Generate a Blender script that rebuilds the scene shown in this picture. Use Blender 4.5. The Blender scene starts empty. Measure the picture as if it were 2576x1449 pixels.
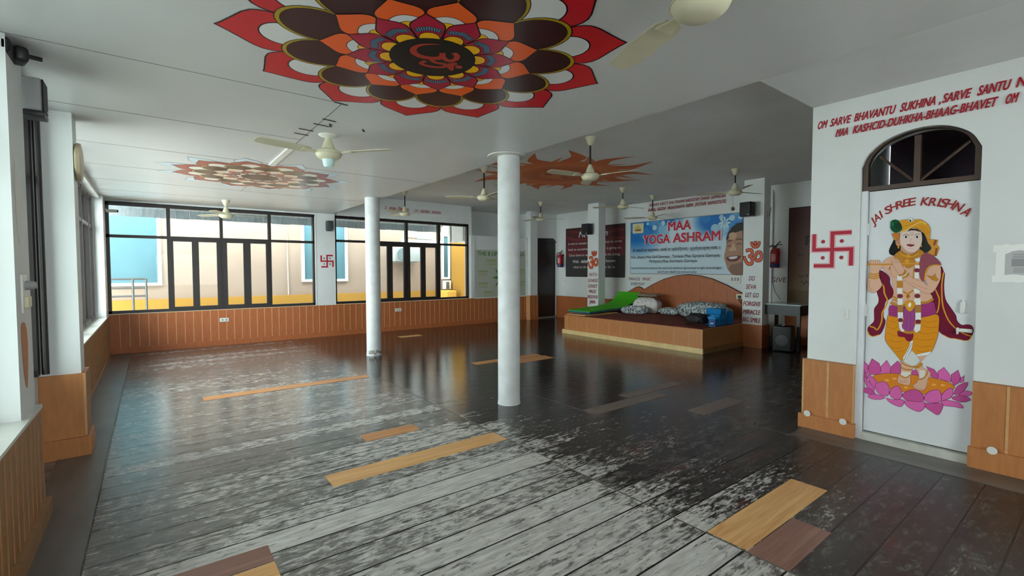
import bpy, math, random
from math import sin, cos, pi, radians as rad
from mathutils import Vector, Matrix
from mathutils.geometry import tessellate_polygon

random.seed(7)
SC = bpy.context.scene
COL = SC.collection

# ------------------------------------------------------------------ camera, sky, exposure
F_PX, YAW, PITCH, ROLL, CAM_H = 1185.6, rad(37.473), rad(2.274), rad(0.0727), 1.45
fwd = Vector((sin(YAW) * cos(PITCH), cos(YAW) * cos(PITCH), -sin(PITCH)))
right = Vector((cos(YAW), -sin(YAW), 0.0))
down = fwd.cross(right)
r2 = cos(ROLL) * right + sin(ROLL) * down
d2 = -sin(ROLL) * right + cos(ROLL) * down
cam = bpy.data.cameras.new('camera')
cam.sensor_width = 36.0
cam.lens = F_PX * 36.0 / 2576.0
cam.clip_start, cam.clip_end = 0.03, 200
cam_o = bpy.data.objects.new('camera', cam)
m = Matrix((r2, -d2, -fwd)).transposed().to_4x4()
m.translation = Vector((0, 0, CAM_H))
cam_o.matrix_world = m
COL.objects.link(cam_o)
SC.camera = cam_o

w = bpy.data.worlds.new('overcast_sky')
SC.world = w
w.use_nodes = True
wb = w.node_tree.nodes['Background']
wb.inputs[0].default_value = (0.87, 0.97, 0.97, 1)
wb.inputs[1].default_value = 12.0

SC.view_settings.view_transform = 'Standard'
SC.view_settings.look = 'None'
SC.view_settings.gamma = 1.0
SC.view_settings.use_curve_mapping = False
SC.view_settings.exposure = 0.26
SC.cycles.use_denoising = True
SC.cycles.diffuse_bounces = 7
SC.cycles.max_bounces = 12
SC.cycles.sample_clamp_indirect = 12.0
SC.cycles.caustics_reflective = False
SC.cycles.caustics_refractive = False


def on_plane(px, py, axis, val):
    """where the sight line through a photograph point meets the real plane axis=val"""
    d = r2 * ((px - 1288) / F_PX) + d2 * ((py - 724.5) / F_PX) + fwd
    o = Vector((0, 0, CAM_H))
    return o + d * ((val - o[axis]) / d[axis])


# ------------------------------------------------------------------ materials
def lin(c):
    return tuple((x / 12.92 if x <= 0.04045 else ((x + 0.055) / 1.055) ** 2.4) for x in [v / 255.0 for v in c[:3]])


_mats = {}


def mat(name, rgb, rough=0.6, noise=0.0, scale=8.0, metal=0.0, spec=0.5, stretch=(1, 1, 1), bump=0.0, emit=None):
    if name in _mats:
        return _mats[name]
    M = bpy.data.materials.new(name)
    M.use_nodes = True
    nt = M.node_tree
    b = nt.nodes['Principled BSDF']
    c = lin(rgb)
    b.inputs['Base Color'].default_value = (*c, 1)
    b.inputs['Roughness'].default_value = rough
    b.inputs['Metallic'].default_value = metal
    b.inputs['Specular IOR Level'].default_value = spec
    tc = nt.nodes.new('ShaderNodeTexCoord')
    mp = nt.nodes.new('ShaderNodeMapping')
    mp.inputs['Scale'].default_value = stretch
    nt.links.new(tc.outputs['Object'], mp.inputs['Vector'])
    nz = nt.nodes.new('ShaderNodeTexNoise')
    nz.inputs['Scale'].default_value = scale
    nz.inputs['Detail'].default_value = 6
    nt.links.new(mp.outputs[0], nz.inputs['Vector'])
    if noise:
        r = nt.nodes.new('ShaderNodeValToRGB')
        r.color_ramp.elements[0].position = 0.3
        r.color_ramp.elements[1].position = 0.7
        r.color_ramp.elements[0].color = (*[v * (1 - noise) for v in c], 1)
        r.color_ramp.elements[1].color = (*[min(1, v * (1 + noise)) for v in c], 1)
        nt.links.new(nz.outputs['Fac'], r.inputs[0])
        nt.links.new(r.outputs[0], b.inputs['Base Color'])
    if bump:
        bp = nt.nodes.new('ShaderNodeBump')
        bp.inputs['Strength'].default_value = bump
        bp.inputs['Distance'].default_value = 0.01
        nt.links.new(nz.outputs['Fac'], bp.inputs['Height'])
        nt.links.new(bp.outputs[0], b.inputs['Normal'])
    _mats[name] = M
    return M


def paint_mat(name, rough=0.45, spec=0.4):
    """flat paint or print, its colours carried by the drawn shapes"""
    if name in _mats:
        return _mats[name]
    M = bpy.data.materials.new(name)
    M.use_nodes = True
    nt = M.node_tree
    b = nt.nodes['Principled BSDF']
    b.inputs['Roughness'].default_value = rough
    b.inputs['Specular IOR Level'].default_value = spec
    a = nt.nodes.new('ShaderNodeAttribute')
    a.attribute_name = 'Col'
    nt.links.new(a.outputs['Color'], b.inputs['Base Color'])
    _mats[name] = M
    return M


def glass_mat(name='window_glass', tint_=(0.95, 0.97, 0.97, 1)):
    M = bpy.data.materials.new(name)
    M.use_nodes = True
    nt = M.node_tree
    for n in list(nt.nodes):
        if n.type != 'OUTPUT_MATERIAL':
            nt.nodes.remove(n)
    out = [n for n in nt.nodes][0]
    t = nt.nodes.new('ShaderNodeBsdfTransparent')
    t.inputs[0].default_value = tint_
    g = nt.nodes.new('ShaderNodeBsdfGlossy')
    g.inputs['Roughness'].default_value = 0.02
    fr = nt.nodes.new('ShaderNodeFresnel')
    fr.inputs[0].default_value = 1.14
    mx = nt.nodes.new('ShaderNodeMixShader')
    nt.links.new(fr.outputs[0], mx.inputs[0])
    nt.links.new(t.outputs[0], mx.inputs[1])
    nt.links.new(g.outputs[0], mx.inputs[2])
    nt.links.new(mx.outputs[0], out.inputs[0])
    return M


GLASS = glass_mat()
DIM_GLASS = glass_mat('dimmed_side_glass', (0.62, 0.65, 0.64, 1))  # darker tint, added to cut the light from the near side windows
WALL = mat('white_wall_paint', (225, 227, 226), 0.55, 0.03, 2.5, spec=0.3)
CEIL = mat('white_ceiling_panel', (206, 206, 206), 0.38, 0.03, 1.2, spec=0.4, bump=0.04)
CEILUP = mat('grey_white_slab_paint', (226, 227, 227), 0.6, 0.05, 1.4, spec=0.3)
LAM = mat('orange_brown_laminate', (188, 124, 74), 0.42, 0.10, 40.0, spec=0.4, stretch=(1, 1, 0.15))
LAMD = mat('red_brown_laminate', (178, 102, 60), 0.42, 0.10, 40.0, spec=0.4, stretch=(1, 1, 0.15))
BAT = mat('pale_batten', (206, 158, 106), 0.5, 0.08, 30)
BATD = mat('dull_batten', (160, 112, 72), 0.5, 0.08, 30)
WOODTAN = mat('brown_ribbed_wood', (150, 110, 66), 0.5, 0.18, 14, stretch=(1, 1, 0.1))
FRAME = mat('dark_brown_frame', (40, 34, 33), 0.4, 0.15, 10, spec=0.5)
BLACK = mat('black_plastic', (22, 22, 23), 0.45, 0.1, 20)
GREYP = mat('grey_plastic', (150, 150, 150), 0.5, 0.05, 20)
WHITEP = mat('white_plastic', (226, 226, 220), 0.35, 0.02, 20)
CREAM = mat('cream_enamel', (216, 210, 180), 0.35, 0.04, 12)
CREAMD = mat('cream_blade', (205, 198, 172), 0.4, 0.05, 9)
RODM = mat('dark_rod', (34, 30, 30), 0.45, 0.1, 20)
TILE = mat('white_sill_stone', (206, 206, 200), 0.3, 0.06, 6)
DOORW = mat('white_door_paint', (222, 224, 227), 0.4, 0.02, 3, spec=0.4)
BROWN = mat('brown_varnished_frame', (74, 54, 42), 0.4, 0.15, 12)
PAINT = paint_mat('mural_paint', 0.28, 0.5)
DPAINT = paint_mat('door_mural_paint', 0.55, 0.15)
WPAINT = paint_mat('wall_sign_paint', 0.5, 0.3)
PRINT = paint_mat('printed_vinyl', 0.5, 0.35)


# ------------------------------------------------------------------ mesh builder
class MB:
    def __init__(s):
        s.v, s.f, s.m, s.mats, s.sm = [], [], [], [], []

    def mi(s, m):
        if m not in s.mats:
            s.mats.append(m)
        return s.mats.index(m)

    def add(s, vs, fs, m, smooth=False):
        o = len(s.v)
        s.v += [tuple(v) for v in vs]
        k = s.mi(m)
        for f in fs:
            s.f.append([o + i for i in f])
            s.m.append(k)
            s.sm.append(smooth)
        return s

    def box(s, x0, x1, y0, y1, z0, z1, m):
        x0, x1 = sorted((x0, x1)); y0, y1 = sorted((y0, y1)); z0, z1 = sorted((z0, z1))
        vs = [(x, y, z) for z in (z0, z1) for y in (y0, y1) for x in (x0, x1)]
        fs = [(0, 2, 3, 1), (4, 5, 7, 6), (0, 1, 5, 4), (2, 6, 7, 3), (0, 4, 6, 2), (1, 3, 7, 5)]
        return s.add(vs, fs, m)

    def rbox(s, c, size, m, rz=0.0, b=0.01, rx=0.0, seg=3):
        """box with rounded edges, centred at c, turned about z (then rx about its own x)"""
        hx, hy, hz = [d / 2 for d in size]
        b = min(b, hx * .98, hy * .98, hz * .98)
        R = Matrix.Rotation(rz, 3, 'Z') @ Matrix.Rotation(rx, 3, 'X')
        n = seg
        vs, fs = [], []
        ring = []
        prof = [(-hz + b - b * cos(t), b - b * sin(t)) for t in [k * pi / 2 / n for k in range(n + 1)]]
        prof += [(hz - b + b * sin(t), b - b * cos(t)) for t in [k * pi / 2 / n for k in range(n + 1)]]
        for z, ins in prof:
            pts = []
            rr = max(b - ins, 0.0)
            for cx, cy, a0 in ((hx - b, hy - b, 0), (-hx + b, hy - b, pi / 2), (-hx + b, -hy + b, pi), (hx - b, -hy + b, 3 * pi / 2)):
                for k in range(n + 1):
                    a = a0 + k * pi / 2 / n
                    pts.append((cx + rr * cos(a), cy + rr * sin(a), z))
            ring.append(pts)
        N = len(ring[0])
        for pts in ring:
            vs += [tuple(R @ Vector(p) + Vector(c)) for p in pts]
        for i in range(len(ring) - 1):
            for j in range(N):
                a, d = i * N + j, i * N + (j + 1) % N
                fs.append((a, d, d + N, a + N))
        fs.append(tuple(reversed(range(N))))
        fs.append(tuple(range((len(ring) - 1) * N, len(ring) * N)))
        return s.add(vs, fs, m, True)

    def lathe(s, prof, m, c=(0, 0, 0), n=24, ax='z', smooth=True):
        vs, fs = [], []
        for r, h in prof:
            for k in range(n):
                a = 2 * pi * k / n
                p = (r * cos(a), r * sin(a), h)
                if ax == 'x': p = (h, r * cos(a), r * sin(a))
                if ax == 'y': p = (r * sin(a), h, r * cos(a))
                vs.append((p[0] + c[0], p[1] + c[1], p[2] + c[2]))
        for i in range(len(prof) - 1):
            for k in range(n):
                a, b2 = i * n + k, i * n + (k + 1) % n
                fs.append((a, b2, b2 + n, a + n))
        fs.append(tuple(reversed(range(n))))
        fs.append(tuple(range((len(prof) - 1) * n, len(prof) * n)))
        return s.add(vs, fs, m, smooth)

    def tube(s, pts, r, m, n=8):
        pts = [Vector(p) for p in pts]
        vs, fs = [], []
        up = Vector((0, 0, 1))
        for i, p in enumerate(pts):
            t = (pts[min(i + 1, len(pts) - 1)] - pts[max(i - 1, 0)]).normalized()
            a = t.cross(up)
            if a.length < 1e-3: a = t.cross(Vector((1, 0, 0)))
            a.normalize(); b2 = t.cross(a)
            for k in range(n):
                q = 2 * pi * k / n
                vs.append(p + r * (cos(q) * a + sin(q) * b2))
        for i in range(len(pts) - 1):
            for k in range(n):
                a, b2 = i * n + k, i * n + (k + 1) % n
                fs.append((a, b2, b2 + n, a + n))
        fs.append(tuple(reversed(range(n)))); fs.append(tuple(range((len(pts) - 1) * n, len(pts) * n)))
        return s.add(vs, fs, m, True)

    def prism(s, poly, axis, a, b, m):
        """polygon given in the two other axes (in order), pulled from a to b along axis"""
        def P(p, h):
            q = list(p); q.insert(axis, h); return tuple(q)
        n = len(poly)
        vs = [P(p, a) for p in poly] + [P(p, b) for p in poly]
        fs = [(i, (i + 1) % n, (i + 1) % n + n, i + n) for i in range(n)]
        tri = tessellate_polygon([[Vector((p[0], p[1], 0)) for p in poly]])
        fs += [tuple(t) for t in tri] + [tuple(i + n for i in reversed(t)) for t in tri]
        return s.add(vs, fs, m)

    def build(s, name, parent=None, loc=None):
        me = bpy.data.meshes.new(name)
        org = Vector(loc) if loc is not None else None
        vs = s.v if org is None else [tuple(Vector(v) - org) for v in s.v]
        me.from_pydata(vs, [], s.f)
        for m_ in s.mats: me.materials.append(m_)
        me.polygons.foreach_set('material_index', s.m)
        me.polygons.foreach_set('use_smooth', s.sm)
        import bmesh
        bm = bmesh.new(); bm.from_mesh(me)
        bmesh.ops.recalc_face_normals(bm, faces=bm.faces)
        bm.to_mesh(me); bm.free()
        o = bpy.data.objects.new(name, me)
        COL.objects.link(o)
        if org is not None: o.location = org
        if parent:
            o.parent = parent
            if org is not None: o.location = org
        if any(s.sm):
            try:
                me.set_sharp_from_angle(angle=rad(40))
            except Exception:
                pass
        return o


def tag(o, label, cat, group=None):
    o['label'] = label; o['category'] = cat
    if group: o['group'] = group
    return o


def struct(o):
    o['kind'] = 'structure'
    return o


def empty(name, loc, label=None, cat=None, group=None, rz=0):
    o = bpy.data.objects.new(name, None)
    o.empty_display_size = 0.1
    COL.objects.link(o)
    o.location = loc; o.rotation_euler = (0, 0, rz)
    if label: tag(o, label, cat, group)
    return o


def copy_tree(o, parent=None):
    c = o.copy(); COL.objects.link(c)
    if parent: c.parent = parent
    for ch in list(o.children): copy_tree(ch, c)
    return c


def smooth_closed(pts, n=4):
    out = []
    N = len(pts)
    for i in range(N):
        p0, p1, p2, p3 = pts[i - 1], pts[i], pts[(i + 1) % N], pts[(i + 2) % N]
        for k in range(n):
            t = k / n
            out.append(tuple(0.5 * ((2 * p1[j]) + (-p0[j] + p2[j]) * t + (2 * p0[j] - 5 * p1[j] + 4 * p2[j] - p3[j]) * t * t + (-p0[j] + 3 * p1[j] - 3 * p2[j] + p3[j]) * t ** 3) for j in (0, 1)))
    return out


def smooth_open(pts, n=4):
    q = [tuple(2 * a - b for a, b in zip(pts[0], pts[1]))] + list(pts) + [tuple(2 * a - b for a, b in zip(pts[-1], pts[-2]))]
    out = []
    for i in range(1, len(q) - 2):
        p0, p1, p2, p3 = q[i - 1], q[i], q[i + 1], q[i + 2]
        for k in range(n):
            t = k / n
            out.append(tuple(0.5 * ((2 * p1[j]) + (-p0[j] + p2[j]) * t + (2 * p0[j] - 5 * p1[j] + 4 * p2[j] - p3[j]) * t * t + (-p0[j] + 3 * p1[j] - 3 * p2[j] + p3[j]) * t ** 3) for j in (0, 1)))
    out.append(tuple(pts[-1]))
    return out


_glyphs = {}


def glyphs(txt, bold=0.0, res=3):
    k = (txt, bold, res)
    if k in _glyphs: return _glyphs[k]
    c = bpy.data.curves.new('t', 'FONT')
    c.body = txt; c.size = 1; c.resolution_u = res; c.offset = bold
    o = bpy.data.objects.new('t', c)
    COL.objects.link(o)
    bpy.context.view_layer.update()
    ev = o.evaluated_get(bpy.context.evaluated_depsgraph_get())
    me = ev.to_mesh()
    vs = [(v.co.x, v.co.y) for v in me.vertices]
    fs = [tuple(p.vertices) for p in me.polygons]
    ev.to_mesh_clear()
    bpy.data.objects.remove(o); bpy.data.curves.remove(c)
    _glyphs[k] = (vs, fs)
    return vs, fs


class Paint:
    """flat drawing on a real plane: o = origin, u = right, v = up, n = towards the room; every layer lies a hair above the last"""
    def __init__(s, o, u, v, gap=0.0003, base=0.0006, remap=None):
        s.o, s.u, s.v = Vector(o), Vector(u).normalized(), Vector(v).normalized()
        s.n = s.u.cross(s.v)
        s.gap, s.base, s.remap = gap, base, remap
        s.vs, s.fs, s.cs = [], [], []
        s.layer = 0

    def raw(s, pts, faces, cols, layer=None):
        h = s.base + s.gap * (s.layer if layer is None else layer)
        o = len(s.vs)
        for p in pts:
            s.vs.append(tuple(s.o + s.u * p[0] + s.v * p[1] + s.n * h))
        for i, f in enumerate(faces):
            s.fs.append([o + k for k in f])
            s.cs.append(cols if not isinstance(cols, list) else cols[i])

    def mp(s, pts):
        return [s.remap(p) for p in pts] if s.remap else list(pts)

    def poly(s, pts, rgb, smooth=0, line=None, lw=0.0):
        s.layer += 1
        if smooth: pts = smooth_closed(pts, smooth)
        q = s.mp(pts)
        tri = tessellate_polygon([[Vector((p[0], p[1], 0)) for p in q]])
        s.raw(q, [tuple(t) for t in tri], lin(rgb))
        if line:
            s._ribbon(q, line, lw, True)
        return s

    def _ribbon(s, q, rgb, w_, closed):
        s.layer += 1
        n = len(q)
        L, R = [], []
        for i in range(n):
            a = Vector(q[i - 1] if (closed or i > 0) else q[i]); b = Vector(q[(i + 1) % n] if (closed or i < n - 1) else q[i])
            t = (b - a)
            if t.length < 1e-9: t = Vector((1, 0))
            t.normalize(); nn = Vector((-t.y, t.x))
            ww = w_(i / max(1, n - 1)) if callable(w_) else w_
            p = Vector(q[i])
            L.append(tuple(p + nn * ww / 2)); R.append(tuple(p - nn * ww / 2))
        rng = range(n) if closed else range(n - 1)
        s.raw(L + R, [(i, (i + 1) % n, n + (i + 1) % n, n + i) for i in rng], lin(rgb))

    def stroke(s, pts, w_, rgb, smooth=4, closed=False):
        pts = (smooth_closed(pts, smooth) if closed else smooth_open(pts, smooth)) if smooth else pts
        s._ribbon(s.mp(pts), rgb, w_, closed)
        return s

    def ell(s, c, rx, ry, rgb, n=24, rot=0, line=None, lw=0):
        return s.poly([(c[0] + rx * cos(a) * cos(rot) - ry * sin(a) * sin(rot), c[1] + rx * cos(a) * sin(rot) + ry * sin(a) * cos(rot)) for a in [2 * pi * k / n for k in range(n)]], rgb, 0, line, lw)

    def rect(s, x0, x1, y0, y1, rgb):
        return s.poly([(x0, y0), (x1, y0), (x1, y1), (x0, y1)], rgb)

    def grid(s, x0, x1, y0, y1, nx, ny, fn):
        s.layer += 1
        pts = [(x0 + (x1 - x0) * i / nx, y0 + (y1 - y0) * j / ny) for j in range(ny + 1) for i in range(nx + 1)]
        fs, cs = [], []
        for j in range(ny):
            for i in range(nx):
                a = j * (nx + 1) + i
                fs.append((a, a + 1, a + nx + 2, a + nx + 1))
                cs.append(lin(fn((i + .5) / nx, (j + .5) / ny)))
        s.raw(pts, fs, cs)

    def text(s, txt, x, y, h, rgb, width=None, shear=0.0, rot=0.0, bold=0.0, align='c', res=3):
        """cap height h in plane units; width fits the line; (x, y) is the middle of the baseline (or its left end)"""
        if bold:
            # heavier strokes: the same letters laid over each other, each a hair aside and a hair higher
            d = bold * h * 0.8
            for dx, dy in ((-d, -d), (d, -d), (-d, d), (d, d)):
                s.text(txt, x + dx, y + dy, h, rgb, width, shear, rot, 0.0, align, res)
        s.layer += 1
        vs, fs = glyphs(txt, 0.0, res)
        if not vs: return s
        x0, x1 = min(v[0] for v in vs), max(v[0] for v in vs)
        k = h / 0.72
        kx = width / (x1 - x0) if width else k
        off = (x0 + x1) / 2 if align == 'c' else x0
        cr, sr = cos(rot), sin(rot)
        out = []
        for vx, vy in vs:
            a, b = (vx - off) * kx + vy * k * shear, vy * k
            out.append((x + a * cr - b * sr, y + a * sr + b * cr))
        s.raw(out, fs, lin(rgb))
        return s

    def build(s, name, m_, parent=None, thick=None):
        me = bpy.data.meshes.new(name)
        c = s.o
        me.from_pydata([tuple(Vector(v) - c) for v in s.vs], [], s.fs)
        at = me.color_attributes.new('Col', 'FLOAT_COLOR', 'CORNER')
        buf = []
        for p, cc in zip(me.polygons, s.cs):
            buf += [*cc, 1.0] * p.loop_total
        at.data.foreach_set('color', buf)
        me.materials.append(m_)
        o = bpy.data.objects.new(name, me)
        o.location = c
        COL.objects.link(o)
        if parent: o.parent = parent; o.location = c - parent.location
        me.validate()
        nf = [p.normal.dot(s.n) < 0 for p in me.polygons]
        import bmesh
        bm = bmesh.new(); bm.from_mesh(me)
        for f in bm.faces:
            if f.normal.dot(s.n) < 0: f.normal_flip()
        bm.to_mesh(me); bm.free()
        return o


# ------------------------------------------------------------------ floor
def floor_material():
    M = bpy.data.materials.new('worn_dark_floor_boards')
    M.use_nodes = True
    nt = M.node_tree
    N, L = nt.nodes, nt.links
    b = N['Principled BSDF']
    tc = N.new('ShaderNodeTexCoord')

    def mapping(scale, loc=(0, 0, 0)):
        q = N.new('ShaderNodeMapping'); q.inputs['Scale'].default_value = scale; q.inputs['Location'].default_value = loc
        L.new(tc.outputs['Object'], q.inputs['Vector']); return q.outputs[0]

    def noise(vec, sc, det=5, rough=0.55, dist=0.0):
        q = N.new('ShaderNodeTexNoise'); q.inputs['Scale'].default_value = sc; q.inputs['Detail'].default_value = det
        q.inputs['Roughness'].default_value = rough; q.inputs['Distortion'].default_value = dist
        L.new(vec, q.inputs['Vector']); return q.outputs['Fac']

    def ramp(fac, stops):
        q = N.new('ShaderNodeValToRGB')
        e = q.color_ramp.elements
        e[0].position, e[0].color = stops[0][0], (*lin(stops[0][1]), 1)
        e[1].position, e[1].color = stops[-1][0], (*lin(stops[-1][1]), 1)
        for p, c in stops[1:-1]:
            k = e.new(p); k.color = (*lin(c), 1)
        L.new(fac, q.inputs[0]); return q.outputs[0]

    def mth(op, a, b2=None, clamp=False):
        q = N.new('ShaderNodeMath'); q.operation = op; q.use_clamp = clamp
        for i, v in enumerate((a, b2)):
            if v is None: continue
            if isinstance(v, (int, float)): q.inputs[i].default_value = v
            else: L.new(v, q.inputs[i])
        return q.outputs[0]

    def mrange(v, a, b2, c=0.0, d=1.0):
        q = N.new('ShaderNodeMapRange'); q.clamp = True
        L.new(v, q.inputs[0])
        for i, x in enumerate((a, b2, c, d)): q.inputs[i + 1].default_value = x
        return q.outputs[0]

    def mix(fac, a, b2):
        q = N.new('ShaderNodeMix'); q.data_type = 'RGBA'
        if isinstance(fac, (int, float)): q.inputs[0].default_value = fac
        else: L.new(fac, q.inputs[0])
        for i, v in ((6, a), (7, b2)):
            if isinstance(v, tuple): q.inputs[i].default_value = (*lin(v), 1)
            else: L.new(v, q.inputs[i])
        return q.outputs[2]

    br = N.new('ShaderNodeTexBrick')
    br.offset = 0.0; br.offset_frequency = 2
    L.new(mapping((1, 1, 1), (0.30, 0.09, 0)), br.inputs['Vector'])
    br.inputs['Color1'].default_value = (0, 0, 0, 1); br.inputs['Color2'].default_value = (1, 1, 1, 1)
    br.inputs['Mortar'].default_value = (0.5, 0.5, 0.5, 1)
    br.inputs['Scale'].default_value = 1; br.inputs['Mortar Size'].default_value = 0.006
    br.inputs['Mortar Smooth'].default_value = 0.3
    br.inputs['Brick Width'].default_value = 2.69; br.inputs['Row Height'].default_value = 0.208
    gap = br.outputs['Fac']
    bw = N.new('ShaderNodeRGBToBW'); L.new(br.outputs['Color'], bw.inputs[0])
    board = bw.outputs[0]
    # worn patches: bare grey wood showing through the dark varnish, strongest where people walk in
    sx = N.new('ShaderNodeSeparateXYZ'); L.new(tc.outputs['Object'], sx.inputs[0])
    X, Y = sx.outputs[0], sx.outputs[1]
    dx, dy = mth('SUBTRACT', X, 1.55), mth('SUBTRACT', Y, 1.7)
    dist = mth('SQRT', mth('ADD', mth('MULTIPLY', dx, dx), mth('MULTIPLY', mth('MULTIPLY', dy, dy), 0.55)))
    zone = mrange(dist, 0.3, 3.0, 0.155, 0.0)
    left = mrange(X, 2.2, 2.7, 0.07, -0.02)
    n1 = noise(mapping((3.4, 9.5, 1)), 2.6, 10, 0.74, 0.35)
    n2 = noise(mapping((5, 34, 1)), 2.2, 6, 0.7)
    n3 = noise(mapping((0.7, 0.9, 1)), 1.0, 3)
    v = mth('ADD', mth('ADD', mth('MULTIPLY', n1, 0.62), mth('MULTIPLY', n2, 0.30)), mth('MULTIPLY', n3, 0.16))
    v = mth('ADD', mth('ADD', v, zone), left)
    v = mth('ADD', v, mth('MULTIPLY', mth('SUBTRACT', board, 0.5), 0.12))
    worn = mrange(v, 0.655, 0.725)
    dark = ramp(noise(mapping((1.2, 7, 1)), 2.0, 6), [(0.3, (34, 29, 27)), (0.6, (52, 45, 42)), (0.75, (66, 58, 54))])
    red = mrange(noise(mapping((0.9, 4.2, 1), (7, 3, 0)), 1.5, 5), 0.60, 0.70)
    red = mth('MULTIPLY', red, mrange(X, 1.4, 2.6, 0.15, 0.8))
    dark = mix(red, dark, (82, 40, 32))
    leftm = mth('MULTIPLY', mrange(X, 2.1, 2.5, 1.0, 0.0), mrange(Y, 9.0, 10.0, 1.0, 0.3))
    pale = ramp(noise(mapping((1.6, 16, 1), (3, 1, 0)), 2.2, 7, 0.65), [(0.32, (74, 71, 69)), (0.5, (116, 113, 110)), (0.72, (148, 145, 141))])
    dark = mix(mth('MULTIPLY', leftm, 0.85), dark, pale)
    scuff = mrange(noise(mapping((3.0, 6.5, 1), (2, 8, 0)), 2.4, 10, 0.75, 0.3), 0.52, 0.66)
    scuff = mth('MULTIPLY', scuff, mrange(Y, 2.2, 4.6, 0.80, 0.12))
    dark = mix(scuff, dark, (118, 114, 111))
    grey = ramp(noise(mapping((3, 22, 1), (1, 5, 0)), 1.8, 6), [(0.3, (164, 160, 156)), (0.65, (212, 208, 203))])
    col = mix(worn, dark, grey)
    col = mix(mrange(gap, 0.2, 0.9), col, (16, 14, 13))
    L.new(col, b.inputs['Base Color'])
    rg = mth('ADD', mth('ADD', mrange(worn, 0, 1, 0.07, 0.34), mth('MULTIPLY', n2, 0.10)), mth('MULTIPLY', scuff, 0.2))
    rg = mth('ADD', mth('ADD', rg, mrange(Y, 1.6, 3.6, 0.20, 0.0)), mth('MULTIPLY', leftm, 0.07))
    L.new(rg, b.inputs['Roughness'])
    b.inputs['Specular IOR Level'].default_value = 0.38
    hb = mth('ADD', mth('ADD', mth('MULTIPLY', noise(mapping((1.4, 14, 1)), 1.6, 3), 0.9), mth('MULTIPLY', n2, 0.22)), mth('MULTIPLY', gap, -0.8))
    bp = N.new('ShaderNodeBump'); bp.inputs['Strength'].default_value = 0.30; bp.inputs['Distance'].default_value = 0.006
    L.new(hb, bp.inputs['Height']); L.new(bp.outputs[0], b.inputs['Normal'])
    return M


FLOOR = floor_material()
SEAM = mat('grey_joint_strip', (104, 98, 92), 0.45, 0.2, 12)
BORDER = mat('dull_grey_edge_board', (92, 86, 82), 0.33, 0.35, 3.0, stretch=(2, 0.5, 1))
q = MB()
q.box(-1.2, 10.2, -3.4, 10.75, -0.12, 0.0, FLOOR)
q.box(-0.60, -0.31, -3.2, 10.5, 0.0, 0.004, BORDER)
q.box(-0.312, -0.302, -3.2, 10.3, 0.0, 0.0055, SEAM)
q.box(2.386, 2.394, -3.2, 6.1, 0.0, 0.0016, SEAM)
q.box(2.386, 2.394, 9.2, 9.95, 0.0, 0.0016, SEAM)
q.box(3.476, 3.482, 3.2, 4.3, 0.0, 0.0016, SEAM)
q.box(4.40, 4.406, 1.72, 2.5, 0.0, 0.0016, SEAM)
q.box(4.42, 4.76, -3.2, 1.76, 0.0, 0.003, BORDER)
struct(q.build('floor'))


def pine(name, c1, c2):
    M = bpy.data.materials.new(name); M.use_nodes = True
    nt = M.node_tree; b = nt.nodes['Principled BSDF']
    tc = nt.nodes.new('ShaderNodeTexCoord'); mp = nt.nodes.new('ShaderNodeMapping')
    mp.inputs['Scale'].default_value = (0.5, 7, 1)
    nt.links.new(tc.outputs['Object'], mp.inputs[0])
    nz = nt.nodes.new('ShaderNodeTexNoise'); nz.inputs['Scale'].default_value = 3.2; nz.inputs['Detail'].default_value = 6; nz.inputs['Distortion'].default_value = 1.2
    nt.links.new(mp.outputs[0], nz.inputs['Vector'])
    r = nt.nodes.new('ShaderNodeValToRGB')
    r.color_ramp.elements[0].position = .35; r.color_ramp.elements[1].position = .66
    r.color_ramp.elements[0].color = (*lin(c2), 1); r.color_ramp.elements[1].color = (*lin(c1), 1)
    nt.links.new(nz.outputs['Fac'], r.inputs[0])
    vo = nt.nodes.new('ShaderNodeTexVoronoi'); vo.inputs['Scale'].default_value = 2.4
    mp2 = nt.nodes.new('ShaderNodeMapping'); mp2.inputs['Scale'].default_value = (0.9, 1.6, 1); mp2.inputs['Location'].default_value = (.3, .2, 0)
    nt.links.new(tc.outputs['Object'], mp2.inputs[0]); nt.links.new(mp2.outputs[0], vo.inputs['Vector'])
    k = nt.nodes.new('ShaderNodeMapRange'); nt.links.new(vo.outputs['Distance'], k.inputs[0])
    k.inputs[1].default_value = 0.03; k.inputs[2].default_value = 0.09; k.inputs[3].default_value = 0.75; k.inputs[4].default_value = 0
    mx = nt.nodes.new('ShaderNodeMix'); mx.data_type = 'RGBA'
    nt.links.new(k.outputs[0], mx.inputs[0]); nt.links.new(r.outputs[0], mx.inputs[6]); mx.inputs[7].default_value = (*lin((120, 72, 40)), 1)
    nt.links.new(mx.outputs[2], b.inputs['Base Color'])
    b.inputs['Roughness'].default_value = 0.42
    return M


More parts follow.
